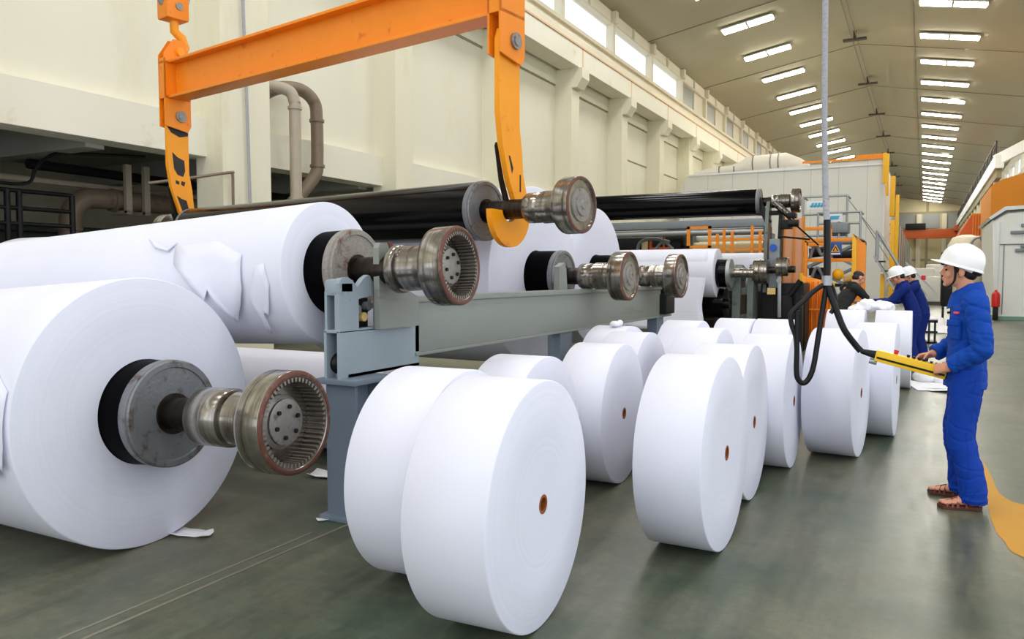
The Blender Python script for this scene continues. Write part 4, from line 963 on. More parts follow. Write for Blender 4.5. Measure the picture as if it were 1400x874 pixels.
# cable drop
J0 = V((-.618, 6.0, 1.50))
ca = thing('pendant_cable', 'grey sleeved cable hanging from the roof with black hoses looping down to the control box', 'cable', J0)
q = MB(); q.tube(crv([(-.72, 6.08, 14), (-.71, 6.08, 8), (-.675, 6.05, 3.4), (-.65, 6.03, 2.3), (-.626, 6.0, 1.9)], 8), .021, 10); q.build('cable_sleeve', M['cable'], ca, 60)
q = MB(); q.tube(crv([(-.626, 6.0, 1.95), (-.62, 6.0, 1.7), J0], 6), .024, 10); q.build('hose_upper', M['rubber'], ca, 60)
q = MB(); q.cyl(J0 + V((0, 0, -.02)), J0 + V((0, 0, .05)), .036, n=16); q.build('hose_clamp', M['galv'], ca, 40)
q = MB(); q.tube(crv([J0, J0 + V((.03, .0, -.1)), J0 + V((.075, .0, -.22)), J0 + V((.125, 0, -.34)), p0 + V((-.13, .0, .06)), p0 - ax * .1], 8), .023, 12); q.build('control_hose', M['rubber'], ca, 60)
q = MB(); q.tube(crv([J0, J0 + V((-.015, 0, -.12)), (-.665, 5.97, 1.1), (-.695, 5.94, .87), (-.745, 5.92, .775), (-.795, 5.9, .82), (-.8, 5.9, 1.0), (-.8, 5.9, 1.2), (-.8, 5.9, 1.3)], 8), .0195, 12); q.build('loop_hose', M['rubber'], ca, 60)
q = MB(); q.tube(crv([J0, J0 + V((-.08, -.04, -.06)), (-.76, 5.93, 1.37), (-.84, 5.9, 1.28), (-.84, 5.9, 1.2), (-.81, 5.91, 1.1), (-.8, 5.91, .95)], 8), .018, 12); q.build('side_hose', M['machd'], ca, 60)
q = MB(); q.tube(crv([J0 + V((.02, 0, .0)), J0 + V((.045, .02, -.06)), J0 + V((.06, .02, -.16)), J0 + V((.03, 0, -.22))], 6), .015, 10); q.build('coil_hose', M['rubber'], ca, 60)

# workers far behind
NV = dict(jacket=M['navy'], trousers=M['navy'], sleeve=.86)
BK = dict(jacket=M['blackcloth'], trousers=M['navy'], short=True)
def worker(label, loc, yaw, lean, cl, helmet, armz=.98, vx=.011, reach=.5):
    L = lean
    return person('person', label, loc, yaw, dict(pelvis=(-.06, 0, .92), waist=(-.03 + L * .12, 0, 1.05), chest=(L * .45, 0, 1.24 - L * .06), neck=(.02 + L * .8, 0, 1.42 - L * .17), head=(.06 + L * 1.02, 0, 1.57 - L * .25), face=(1, 0, -.35 - L * .6), tilt=4, hem=-.12,
        shL=(L * .7, .185, 1.36 - L * .15), elL=(L * .7 + .2, .22, 1.12), wrL=(L * .7 + reach - .04, .12, armz), handL=((.9, -.1, -.3), (0, -.3, -.95), (0, -1, .1), (.3, .4, .3)),
        shR=(L * .7, -.185, 1.36 - L * .15), elR=(L * .7 + .2, -.22, 1.12), wrR=(L * .7 + reach, -.12, armz), handR=((.9, .1, -.3), (0, .3, -.95), (0, 1, .1), (.3, .4, .3)),
        hiL=(-.06, .09, .87), knL=(-.02, .1, .48), anL=(-.06, .11, .098), toL=(.12, .13, .098), hiR=(-.06, -.09, .87), knR=(-.02, -.1, .48), anR=(-.06, -.11, .098), toR=(.12, -.13, .098)), cl, vx, helmet, False)
worker('person in navy workwear and white hard hat reaching left over the far rolls', (-.19, 14.4, 0), math.radians(183), .14, NV, True, 1.1)
worker('second person in a white hard hat, standing just behind the navy-clad one', (-.06, 15.5, 0), math.radians(178), .12, NV, True, 1.08)
worker('person in a black shirt, bareheaded, bending over the far rolls with the back to us', (-1.2, 13.9, 0), math.radians(38), .24, BK, False, 1.08, .011, .42)
# ------------------------------------------------------------------ winder end behind the rail
t = thing('parent_reel', 'white paper reel in the winder with its paper web hanging down behind the rail end', 'paper reel', (-3.72, 16.0, 1.1), 0)
reel_paper(t, .5, .5, 3.6, .29)
b = MB(); b.lathe([(-.1, 0), (-.1, .285), (.2, .285), (.2, 0)], AX, 40); o = b.build('spool_shell', M['black'], t, 35, True); o.location = (0, 0, .5)
b = MB(); b.lathe([(.2, 0), (.2, .29), (.27, .29), (.27, .27), (.26, .1), (.26, 0)], AX, 40); o = b.build('end_ring', M['galv'], t, 35, True); o.location = (0, 0, .5)
b = MB(); b.lathe([(.26, 0), (.26, .09), (.7, .09), (.7, 0)], AX, 24); o = b.build('journal', M['steel'], t, 35, True); o.location = (0, 0, .5)
b = MB(); rows = []
for i in range(15):
    u = i / 14
    y, z = (-.5 * math.cos(.5 * (1 - u) ** 2 * 1.4) - .02, .5 + .42 * (1 - u) ** 3 - 1.15 * u)
    rows.append([V((x, y + .02 * math.sin(x * 3 + u * 4) * u - .05 * u, z)) for x in (-1.9, -1.5, -1.0, -.6, -.3 - .03 * u, -.12 - .08 * u + .05 * math.sin(u * 9) * u)])
o = b.sheet(rows).build('hanging_web', M['paper'], t, 60, True, thick=.006)
t = thing('parent_reel', 'pale paper reel behind the winder casting, under the cream roller', 'paper reel', (-3.1, 18.0, 1.2), 0)
reel_paper(t, .43, .43, 3.4, .2)
b = MB(); b.lathe([(-.05, 0), (-.05, .2), (.12, .2), (.12, 0)], AX, 32); o = b.build('spool_end', M['steel_side'], t, 35, True); o.location = (0, 0, .43)
t = thing('winder_drum', 'black winder drum low behind the rail end', 'drum', (-6, 16.2, 0))
b = MB(); b.cyl((-9, 16.2, .97), (-3.6, 16.2, .97), .33, n=48); b.build('drum', M['black'], t)
b = MB(); b.cyl((-3.6, 16.2, .97), (-3.52, 16.2, .97), .1, n=20); b.build('shaft', M['steel_dark'], t)
for x in (-8.8, -3.8):
    b = MB(); b.box(x, 15.95, 0, x + .1, 16.45, .7, .01); b.build('pedestal', M['machd'], t)

w_ = thing('reel_winder', 'grey and black winder machine with raised arms holding the high black spool', 'machine', (-2.9, 16.8, 0))
def wp(name, m, mb, sm=35, par=None): return mb.build(name, m, par or w_, sm)
q = MB()
prof = [(16.3, 0), (16.9, 0), (16.9, .9), (16.85, 1.3), (16.8, 1.72), (16.55, 1.78), (16.36, 1.62), (16.3, 1.2)]
q.prism(*YZw(prof, -3.5, .16)); wp('frame_casting', M['mach'], q)
q = MB(); q.prism(*YZw(prof, -3.2, .12)); wp('frame_casting', M['mach'], q)
q = MB(); q.cyl((-3.5, 16.5, 1.58), (-3.28, 16.5, 1.58), .14, n=28); q.cyl((-3.52, 16.5, 1.58), (-3.26, 16.5, 1.58), .07, n=20); wp('bearing_housing', M['mach'], q)
q = MB(); q.box(-3.34, 16.4, .55, -3.2, 16.8, .75, .01); q.box(-3.34, 16.4, 1.15, -3.2, 16.75, 1.3, .01); wp('cross_tie', M['mach'], q)
q = MB(); q.lathe([(0, 0), (0, .2), (.02, .25), (.3, .25), (.32, .2), (.32, 0)], Matrix.Translation((-3.12, 16.5, 1.63)) @ AX, 36); wp('clutch_wheel', M['steel'], q)
q = MB(); q.lathe([(0, 0), (0, .17), (.02, .19), (.22, .19), (.24, .17), (.24, 0)], Matrix.Translation((-2.66, 16.45, 1.73)) @ AX, 36); wp('clutch_wheel', M['steel'], q)
q = MB(); q.cyl((-3.2, 16.5, 1.65), (-2.3, 16.5, 1.68), .07, n=20); wp('drive_shaft', M['steel_dark'], q)
# raised arms
for x in (-2.95, -2.68):
    q = MB(); q.prism(*YZw([(16.62, 1.2), (16.95, 1.2), (17.0, 2.4), (17.1, 2.9), (17.15, 3.18), (16.98, 3.2), (16.78, 2.9), (16.68, 2.3)], x, .07)); wp('raised_arm', M['mach'] if x < -2.8 else M['machd'], q)
q = MB(); q.bar((-2.9, 16.9, 2.65), (-3.15, 16.95, 3.2), .12, .16, (0, 1, 0), .01); q.box(-3.15, 16.85, 2.82, -2.65, 17.15, 2.9, .01); wp('spool_hook', M['machd'], q)
q = MB(); q.cyl((-2.55, 16.7, 2.9), (-2.3, 16.7, 2.55), .04, n=12); q.cyl((-2.75, 16.65, 3.05), (-2.45, 16.68, 2.78), .06, n=14); wp('hydraulic_cylinder', M['steel'], q)
q = MB(); q.cyl((-2.66, 16.62, 2.35), (-2.05, 16.62, 2.28), .02, n=8); q.cyl((-2.72, 16.6, 2.95), (-2.0, 17.6, 2.2), .018, n=8); wp('tie_rod', M['steel_dark'], q)
q = MB(); q.box(-2.62, 16.5, 2.5, -2.4, 16.8, 2.68, .02); q.box(-2.5, 16.55, 2.72, -2.32, 16.8, 2.82, .02); q.cyl((-2.45, 16.5, 2.6), (-2.25, 16.5, 2.6), .07, n=14); wp('latch_block', M['machd'], q)
q = MB(); q.cyl((-2.73, 16.55, 2.12), (-2.73, 16.47, 2.12), .07, n=24); wp('knob', M['knob'], q)
q = MB(); q.box(-2.82, 16.52, 1.3, -2.62, 16.9, 2.3, .02); wp('arm_post', M['lift'], q)
q = MB(); q.box(-3.0, 16.7, 0, -2.15, 17.6, 1.4, .03); wp('base_cabinet', M['machd'], q)
q = MB(); q.box(-2.6, 16.5, 0, -2.15, 16.9, 1.15, .03); q.cyl((-2.25, 16.45, .95), (-2.25, 16.45, 1.2), .09, n=16); q.cyl((-2.38, 16.45, 1.15), (-2.18, 16.45, 1.45), .06, n=12); q.box(-2.45, 16.44, .6, -2.2, 16.5, .8, .01); wp('valve_stack', M['blackm'], q)
q = MB(); q.bar((-2.6, 16.48, 1.62), (-2.58, 16.46, .7), .07, .05, (0, 1, 0), .01); q.cyl((-2.6, 16.42, 1.45), (-2.6, 16.5, 1.45), .05, n=14); wp('link_arm', M['galv'], q)
q = MB(); q.box(-2.82, 16.4, 1.17, -2.66, 16.42, 1.3); wp('tag_plate', M['brass'], q)

# guards, racks and platform in front of the hood
t = thing('guard_panel', 'curved orange slatted guard panel behind the hanging black hose', 'guard panel', (-2.05, 18.1, 0))
q = MB(); rows = []
for z in (.02, .5, 1.0, 1.45): rows.append([V((-2.36 + .62 * i / 12, 18.0 + .16 * math.sin(PI * i / 12), z + (.1 if z > 1.2 else 0) - .16 * (i / 12) * (z > 1.2))) for i in range(13)])
q.sheet(rows); q.build('panel', M['guard'], t, 60, thick=.03)
q = MB(); q.box(-2.42, 17.96, 0, -2.34, 18.06, 1.6, .01); q.box(-1.78, 17.96, 0, -1.7, 18.06, 1.42, .01); q.build('frame', M['yellow'], t)
q = MB()
for i in range(1, 6): q.box(-2.36 + .105 * i, 17.97, .1, -2.345 + .105 * i, 18.2, 1.42)
q.box(-2.36, 17.95, .8, -1.76, 18.0, .83); q.build('slat', M['guard'], t)
t = thing('guard_panel', 'faded salmon guard panel standing behind the winder arms', 'guard panel', (-2.75, 18.6, 0))
q = MB(); q.box(-2.85, 18.6, 0, -2.42, 18.63, 2.85, .01); q.build('panel', mat('salmon_panel', (222, 160, 120), .6, var=.1, vs=3, col2=(200, 180, 160), c2=(.5, .7), vs2=2), t)
q = MB()
for x in (-2.87, -2.65, -2.44): q.box(x, 18.57, 0, x + .035, 18.66, 2.88)
q.build('stile', M['mezz'], t)

t = thing('orange_rack', 'orange steel rack with posts, rails and a blue warning sign', 'rack', (-2, 20, 0))
for x, z, w in ((-2.64, 2.42, .12), (-2.12, 2.8, .14), (-1.52, 2.52, .1), (-1.42, 2.4, .2)):
    q = MB(); q.box(x, 19.95, 0, x + w, 20.1, z - .06, .01); q.prism([(x, z - .06), (x + w, z - .06), (x + w, z - .14), (x + w * .2, z + .02), (x, z)], Matrix(((1, 0, 0, 0), (0, 0, 1, 19.95), (0, 1, 0, 0), (0, 0, 0, 1))), .15)
    q.build('post', M['guard'] if w != .1 else M['yellow'], t)
for x0, x1, z in ((-2.62, -2.05, 2.68), (-2.6, -1.45, 2.4), (-2.58, -1.45, 1.92), (-2.5, -2.1, 2.3)):
    q = MB(); q.box(x0, 19.98, z - .04, x1, 20.06, z + .04, .005); q.build('rail', M['guard'], t)
q = MB(); q.box(-2.01, 19.9, 2.03, -1.74, 19.93, 2.34, .004); sg = q.build('warning_sign', M['sign_blue'], t); tag(sg, 'blue warning sign with a yellow triangle')
q = MB(); q.prism([(-1.975, 2.11), (-1.775, 2.11), (-1.875, 2.29)], Matrix(((1, 0, 0, 0), (0, 0, 1, 19.885), (0, 1, 0, 0), (0, 0, 0, 1))), .02); tr1 = q.build('triangle', M['sign_yellow'], sg, 0)
q = MB(); q.prism([(-1.94, 2.13), (-1.81, 2.13), (-1.875, 2.255)], Matrix(((1, 0, 0, 0), (0, 0, 1, 19.88), (0, 1, 0, 0), (0, 0, 0, 1))), .01); q2 = q.build('triangle_symbol', M['blackm'], sg, 0)
q = MB(); q.prism([(-1.905, 2.135), (-1.845, 2.135), (-1.875, 2.215)], Matrix(((1, 0, 0, 0), (0, 0, 1, 19.875), (0, 1, 0, 0), (0, 0, 0, 1))), .01); q.build('triangle_centre', M['sign_yellow'], sg, 0)
q = MB(); q.box(-1.98, 19.885, 2.05, -1.77, 19.905, 2.085); q.build('caption_bar', M['label_white'], sg, 0)
t = thing('motor_unit', 'tangle of dark motors and hoses on the orange rack behind the grey cable', 'machine', (-2.3, 20.4, 0))
q = MB(); q.box(-2.55, 20.2, 0, -1.55, 21, 1.1, .05); q.build('cabinet', M['lift'], t)
q = MB(); q.cyl((-2.5, 20.3, 2.1), (-2.1, 20.3, 2.15), .12, n=20); q.cyl((-2.4, 20.25, 1.5), (-2.15, 20.25, 1.5), .14, n=20); q.build('motor', M['machd'], t)
q = MB(); q.cyl((-1.95, 20.2, 2.0), (-1.5, 20.2, 2.06), .11, n=20); q.build('motor', M['machd'], t)
q = MB(); q.box(-2.5, 20.2, 1.55, -2.12, 20.5, 1.75, .03); q.build('gearbox', M['machd'], t)
q = MB(); q.box(-1.95, 20.15, 1.28, -1.5, 20.6, 1.36, .02); q.build('shelf', M['machd'], t)
q = MB(); q.tube(crv([(-2.5, 20.15, 1.9), (-2.35, 20.1, 2.3), (-2.2, 20.1, 2.05), (-2.05, 20.1, 2.25)], 6), .04, 8); q.tube(crv([(-2.45, 20.1, 1.4), (-2.3, 20.05, 1.75), (-2.15, 20.1, 1.5)], 6), .035, 8); q.build('hose', M['lift'], t)
q = MB(); q.ell((-1.83, 20.15, 1.58), (.13, .13, .14)); q.build('float_ball', M['yellow'], t, 60)
q = MB(); q.cyl((-1.72, 20.3, 1.46), (-1.5, 20.3, 1.5), .1, n=20); q.build('brown_cylinder', M['brass'], t)

t = thing('scissor_lift', 'grey railed lift platform with light blue labels in front of the white hood', 'lift platform', (-2.3, 24, 0))
q = MB()
def rail(mb, a, b_, r=.032): mb.cyl(a, b_, r, n=10)
for (x0, x1, y, z0, z1) in ((-3.16, -1.98, 24, 2.7, 3.82), (-2.7, -1.6, 23.6, 2.6, 3.32)):
    g = MB()
    for z in (z1, (z0 + z1) / 2 + .05, z0): rail(g, (x0, y, z), (x1, y, z))
    g.build('guard_rail', M['galv'], t)
    for x in (x0, x0 + (x1 - x0) * .5, x1):
        g = MB(); rail(g, (x, y, z0 - .1), (x, y, z1)); rail(g, (x, y, z1), (x, y + .9, z1)); g.build('rail_post', M['galv'], t)
q = MB(); q.box(-3.2, 23.55, 2.46, -1.55, 24.9, 2.58, .01); q.build('platform', M['lift'], t)
q = MB(); q.box(-2.45, 23.5, 2.74, -1.9, 24.2, 3.02, .05); q.build('control_box', M['lift'], t)
for k, (x0, x1, z0, z1) in enumerate(((-3.0, -2.45, 3.42, 3.66), (-2.5, -2.06, 3.06, 3.28))):
    q = MB(); q.box(x0, 23.5, z0, x1, 23.53, z1); lb_ = q.build('label_plate', M['label_white'], t)
    q = MB()
    for i in range(4):
        xx = x0 + .1 + (x1 - x0 - .2) * i / 4; q.prism([(xx, z0 + .06), (xx + .06, z0 + .06), (xx + .1, z1 - .06), (xx + .04, z1 - .06)], Matrix(((1, 0, 0, 0), (0, 0, 1, 23.485), (0, 1, 0, 0), (0, 0, 0, 1))), .012)
    q.box(x0 + .08, 23.485, z0 + .08, x1 - .12, 23.497, z0 + .11); q.build('label_lettering', M['label_blue'], lb_, 0)
for s in (0, 1):
    q = MB()
    for k in range(3):
        z0 = .5 + .65 * k; q.bar((-3.0, 23.7 + .9 * s, z0), (-1.7, 23.7 + .9 * s, z0 + .65), .05, .1, (0, 1, 0)); q.bar((-1.7, 23.76 + .9 * s, z0), (-3.0, 23.76 + .9 * s, z0 + .65), .05, .1, (0, 1, 0))
    q.build('scissor_arms', M['lift'], t)
q = MB(); q.box(-3.15, 23.5, .2, -1.6, 24.9, .52, .03); q.build('chassis', M['lift'], t)
for x in (-3.0, -1.75):
    for y in (23.6, 24.8):
        q = MB(); q.cyl((x, y - .08, .2), (x, y + .08, .2), .2, n=24); q.build('wheel', M['rubber'], t)
q = MB(); q.cyl((-1.95, 23.9, 3.7), (-.95, 24.6, 2.3), .012, n=6); q.cyl((-1.6, 23.7, 3.2), (-.9, 24.2, 2.0), .012, n=6); q.build('stay_wire', M['galv'], t)

t = thing('steel_stair', 'slanting grey stair with yellow posts beside the hood, behind the helmeted workers', 'stair', (-.7, 22.4, 0))
for y in (22.0, 22.7):
    q = MB(); q.bar((-1.15, y, 2.05), (-.15, y, .3), .05, .12, (0, 1, 0)); q.build('stringer', M['galv'], t)
    q = MB(); q.cyl((-1.1, y, 2.7), (-.25, y, 1.2), .03, n=8); q.cyl((-1.1, y, 2.7), (-1.1, y, 2.0), .03, n=8); q.cyl((-.28, y, 1.2), (-.28, y, .5), .03, n=8); q.build('handrail', M['galv'], t)
for k in range(7):
    q = MB(); q.box(-1.12 + .14 * k, 22.0, 1.9 - .245 * k, -.9 + .14 * k, 22.7, 1.93 - .245 * k); q.build('tread', M['machd'], t)
q = MB(); q.box(-1.0, 22.1, 0, -.9, 22.2, 1.6, .01); q.build('yellow_post', M['yellow'], t)
t = thing('handling_arm', 'small slanting grey handling arm with a red tip behind the navy-jacketed worker', 'machine', (.0, 26, 0))
q = MB(); q.bar((-.5, 26, 1.95), (.35, 26, 1.0), .05, .08, (0, 1, 0)); q.bar((-.35, 26, 1.55), (.2, 26, .8), .05, .07, (0, 1, 0)); q.box(-.2, 25.9, 0, .0, 26.2, 1.1, .02); q.build('arm', M['galv'], t)
q = MB(); q.box(-.08, 25.94, 1.42, .04, 26.06, 1.56, .02); q.build('red_tip', M['red'], t)

# roller section between reels and hood
t = thing('machine_beam', 'long grey machine beam crossing behind the reels under the high black spool', 'machine', (-6, 21.2, 0))
q = MB(); q.box(-9.5, 21.1, 2.84, -3.6, 21.5, 3.06, .03); q.build('beam', M['lift'], t)
q = MB(); q.cyl((-9.5, 21.2, 2.72), (-3.6, 21.2, 2.72), .09, n=20); q.build('pipe', M['galv'], t)
for x in (-9.3, -3.75):
    q = MB(); q.box(x, 21.1, 0, x + .15, 21.5, 2.84, .01); q.build('leg', M['machd'], t)
t = thing('cream_roller', 'cream coloured roller behind the orange railing of the winder', 'roller', (-5, 21.8, 0))
q = MB(); q.cyl((-5.75, 21.8, 2.28), (-3.75, 21.8, 2.28), .2, n=32); q.build('roller', M['cream_roll'], t)
q = MB(); q.cyl((-5.75, 22.1, 2.62), (-3.7, 22.1, 2.62), .1, n=20); q.build('guide_roll', M['label_white'], t)
for x in (-5.85, -3.75):
    q = MB(); q.box(x, 21.6, 0, x + .1, 22.3, 2.7, .01); q.build('side_frame', M['mach'], t)
t = thing('press_section', 'dark round machine section with hoses behind the paper reels', 'machine', (-6.8, 22.2, 0))
q = MB(); q.lathe([(0, 0), (0, .42), (.05, .48), (.5, .48), (.55, .42), (.55, 0)], Matrix.Translation((-6.6, 22.1, 2.42)) @ AX, 40); q.build('housing', M['machd'], t)
q = MB(); q.box(-9.5, 22.4, 0, -4.0, 23.4, 2.2, .05); q.box(-9.5, 22.6, 2.2, -6.2, 23.3, 2.7, .05); q.build('body', M['machd'], t)
q = MB(); q.tube(crv([(-6.4, 21.6, 2.5), (-6.9, 21.62, 2.6), (-7.3, 21.65, 2.5), (-7.4, 21.7, 2.1)], 6), .05, 8); q.tube(crv([(-6.3, 21.6, 2.3), (-6.6, 21.6, 2.5), (-6.9, 21.6, 2.2)], 6), .04, 8); q.build('hose', M['lift'], t)
q = MB(); q.cyl((-7.2, 21.8, 2.0), (-7.2, 21.8, 2.6), .09, n=16); q.build('filter', M['cream_roll'], t)
q = MB(); q.box(-7.0, 21.6, 2.0, -6.95, 21.7, 2.6); q.box(-6.6, 21.6, 2.0, -6.55, 21.7, 2.65); q.box(-7.0, 21.6, 2.3, -6.3, 21.66, 2.36); q.build('red_bracket', M['redo'], t)
t = thing('orange_railing', 'orange safety railing behind the white reels under the high black spool', 'railing', (-4.8, 20.5, 0))
q = MB(); q.box(-5.6, 20.45, 2.28, -4.96, 20.5, 2.34); q.box(-5.6, 20.45, 2.78, -4.96, 20.5, 2.85); q.box(-5.6, 20.45, 2.28, -5.52, 20.5, 2.85); q.box(-5.04, 20.45, 2.28, -4.96, 20.5, 2.85); q.build('gate_frame', M['guard'], t)
for x, z in ((-4.83, 2.64), (-4.66, 2.75), (-4.45, 2.7), (-3.95, 2.82), (-3.75, 2.7)):
    q = MB(); q.box(x, 20.45, 1.9, x + .07, 20.5, z); q.build('post', M['guard'], t)
for z in (2.46, 2.2):
    q = MB(); q.box(-5.0, 20.45, z, -3.6, 20.49, z + .05); q.build('rail', M['guard'], t)
q = MB(); q.box(-5.7, 20.4, 0, -3.6, 20.6, 1.9, .02); q.build('plinth', M['machd'], t)
q = MB(); q.box(-8.5, 23.6, 3.0, -4.2, 23.66, 3.06); q.build('upper_rail', M['guard'], t)

# ------------------------------------------------------------------ white dryer hood
t = thing('machine_hood', 'large white panelled hood of the paper machine closing the middle of the hall', 'machine hood', (-6.5, 42, 0))
q = MB(); XZ = Matrix(((1, 0, 0, 0), (0, 0, 1, 42), (0, 1, 0, 0), (0, 0, 0, 1)))
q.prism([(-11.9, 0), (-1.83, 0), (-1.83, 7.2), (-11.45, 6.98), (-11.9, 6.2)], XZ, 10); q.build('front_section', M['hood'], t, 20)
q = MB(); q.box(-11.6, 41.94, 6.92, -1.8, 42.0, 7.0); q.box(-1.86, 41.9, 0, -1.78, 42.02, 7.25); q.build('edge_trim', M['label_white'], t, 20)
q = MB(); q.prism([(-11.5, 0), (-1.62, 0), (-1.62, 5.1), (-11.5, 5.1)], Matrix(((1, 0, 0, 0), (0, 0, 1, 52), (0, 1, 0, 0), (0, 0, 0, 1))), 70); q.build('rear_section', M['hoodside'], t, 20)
q = MB()
for k in range(9): q.box(-1.61, 53 + 6 * k, .3, -1.57, 53.3 + 6 * k, 5.0)
q.build('rib', M['strap'], t, 20)
t = thing('roof_duct', 'fat white lagged duct lying on top of the white hood', 'duct', (-8, 43.2, 7))
q = MB(); q.tube([(-11.3, 43, 7.1), (-10.6, 43, 7.22), (-9.3, 43, 7.3), (-9.0, 43, 7.35), (-8.5, 43, 7.5), (-6.6, 43, 7.55), (-5.9, 43, 7.35), (-5.4, 43, 7.2)], [.16, .2, .22, .25, .42, .44, .3, .1], 28); q.build('lagged_duct', M['lag'], t, 60)
for x, r in ((-10, .24), (-9.2, .26), (-8.2, .445), (-7.3, .455), (-6.9, .455)):
    q = MB(); q.cyl((x - .03, 43, 7.27 if x < -9 else 7.53), (x + .03, 43, 7.27 if x < -9 else 7.53), r, n=28); q.build('strap', M['strap'], t)
t = thing('access_ladder', 'tall yellow access ladder and railing at the right corner of the white hood', 'ladder', (-1.6, 41.5, 0))
for x, y, z0, z1, w in ((-1.9, 41.6, 6.0, 7.45, .16), (-1.75, 41.6, 5.4, 7.4, .12), (-1.55, 41.5, 4.4, 6.3, .22), (-1.5, 41.5, .0, 4.2, .2), (-1.3, 41.5, 1.2, 5.4, .16)):
    q = MB(); q.box(x, y, z0, x + w, y + .2, z1, .02); q.build('stile', M['yellow'], t)
for k in range(12):
    q = MB(); q.box(-1.55, 41.62, .6 + .42 * k, -1.14, 41.67, .66 + .42 * k); q.build('rung', M['guard'], t)
q = MB(); q.box(-5.6, 41.9, 7.22, -1.75, 42.0, 7.32); q.box(-3.1, 41.9, 7.32, -1.75, 41.98, 7.46); q.build('roof_rail', M['guard'], t)

# ------------------------------------------------------------------ far end and right side
t = thing('paper_scraps', 'heap of white waste paper on the floor beyond the rolls', 'waste paper', (.3, 24.4, 0))
t['kind'] = 'stuff'
q = MB(); rows = []
for i in range(16):
    y = 23.6 + i * .2
    rows.append([V((-.5 + k * .1, y, max(0.01, (.34 + .22 * noise.noise(V((k * .35, i * .5, 0))) + .12 * noise.noise(V((k * 1.1, i * 1.3, 5)))) * math.sin(PI * (i + .3) / 16) * math.sin(PI * (k + .4) / 15)))) for k in range(15)])
q.sheet(rows); q.build('heap', M['scrap'], t, 0, thick=.01)
t = thing('crate', 'low black slatted crate on the floor right of the farthest roll', 'crate', (.05, 20.2, 0))
q = MB()
for k in range(5): q.box(-.25 + .12 * k, 20.0, 0, -.21 + .12 * k, 20.05, .52); q.box(-.25 + .12 * k, 20.5, 0, -.21 + .12 * k, 20.55, .52)
q.box(-.26, 20.0, .48, .3, 20.56, .54); q.box(-.26, 20.0, .0, .3, 20.56, .05); q.box(-.26, 20.01, .24, .3, 20.04, .29); q.build('slat_frame', M['crate'], t)
q = MB(); q.box(-.24, 20.02, .54, .28, 20.54, .58, .01); q.build('paper_sheets', M['scrap'], t)
t = thing('sheet_pile', 'loose white sheets spread on the floor at the foot of the farthest roll', 'paper sheets', (.15, 12.3, 0))
for k in range(5):
    q = MB(); a = random.uniform(-.3, .3); x, y = .03 + .09 * k, 12.0 + random.uniform(-.1, .5); q.box(-.22, -.3, .002 + .008 * k, .22, .3, .008 + .008 * k, 0, Matrix.Translation((x, y, 0)) @ Matrix.Rotation(a, 4, 'Z') @ Matrix.Rotation(.03 * k, 4, 'Y').inverted()); q.build('sheet', M['scrap'], t)
q = MB(); q.ell((.1, 12.9, .06), (.22, .3, .12)); q.ell((.3, 12.7, .04), (.16, .2, .1)); o = q.build('crumpled_sheet', M['scrap'], t, 60)
t = thing('crumpled_paper', 'crumpled white paper lying on the far rolls between the workers', 'crumpled paper', (-.72, 12.6, 1.06))
q = MB()
for i in range(6):
    q.ell((-.86 + .075 * i, 12.45 + random.uniform(-.1, .15), 1.06 + .05 * math.sin(i * .6)), (.1, .13, .06 + .02 * (i % 3)), Matrix.Rotation(i, 3, 'Z'))
o = q.build('sheet', M['scrap'], t, 60); voxel(o, .014, 1, .4, lambda c: .05 * noise.noise(c * 14))
for x0, x1, y, z, lab in ((-1.0, .9, 47, 1.5, 'low white machine block in front of the far wall'), (-.2, 1.6, 62, 1.9, 'second low white machine block farther down the hall')):
    t = thing('white_machine', lab, 'machine', ((x0 + x1) / 2, y, 0)); q = MB(); q.box(x0, y, .15, x1, y + 3, z, .08); q.box(x0 + .3, y + .2, z, x1 - .4, y + 2.6, z + .45, .06); q.build('cover', M['white_pan'], t)
    q = MB(); q.box(x0 + .05, y + .1, 0, x1 - .05, y + 2.9, .16); q.build('base', M['seal'], t)
t = thing('floor_scrubber', 'dark wheeled machine with an upright mast beyond the man with the control box', 'machine', (.68, 30, 0))
q = MB(); q.box(.5, 29.9, .5, .85, 30.6, 1.75, .1); q.build('body', M['machd'], t)
q = MB(); q.box(.48, 29.95, 1.9, .75, 30.2, 2.35, .06); q.cyl((.62, 30.1, 1.7), (.62, 30.1, 1.95), .05); q.build('head', M['machd'], t)
q = MB(); q.cyl((.55, 30.1, .25), (.62, 30.1, .25), .25, n=24); q.cyl((.8, 30.1, .25), (.87, 30.1, .25), .25, n=24); q.build('wheels', M['rubber'], t)
# far crane
t = thing('overhead_crane', 'red-orange overhead crane girder at the far end of the hall', 'crane', (.6, 146, 8.4))
q = MB(); q.box(-11.7, 146, 7.7, 4.6, 147, 9.2, .05); q.build('girder', M['redo'], t)
q = MB(); q.box(-3, 145.5, 9.2, 0, 147.5, 10.2, .1); q.build('trolley', M['machd'], t)
for x in (-11.9, 4.1):
    q = MB(); q.box(x, 144.5, 8.8, x + .6, 148.5, 10.15 if x < 0 else 9.7, .05); q.build('end_carriage', M['redo'], t)
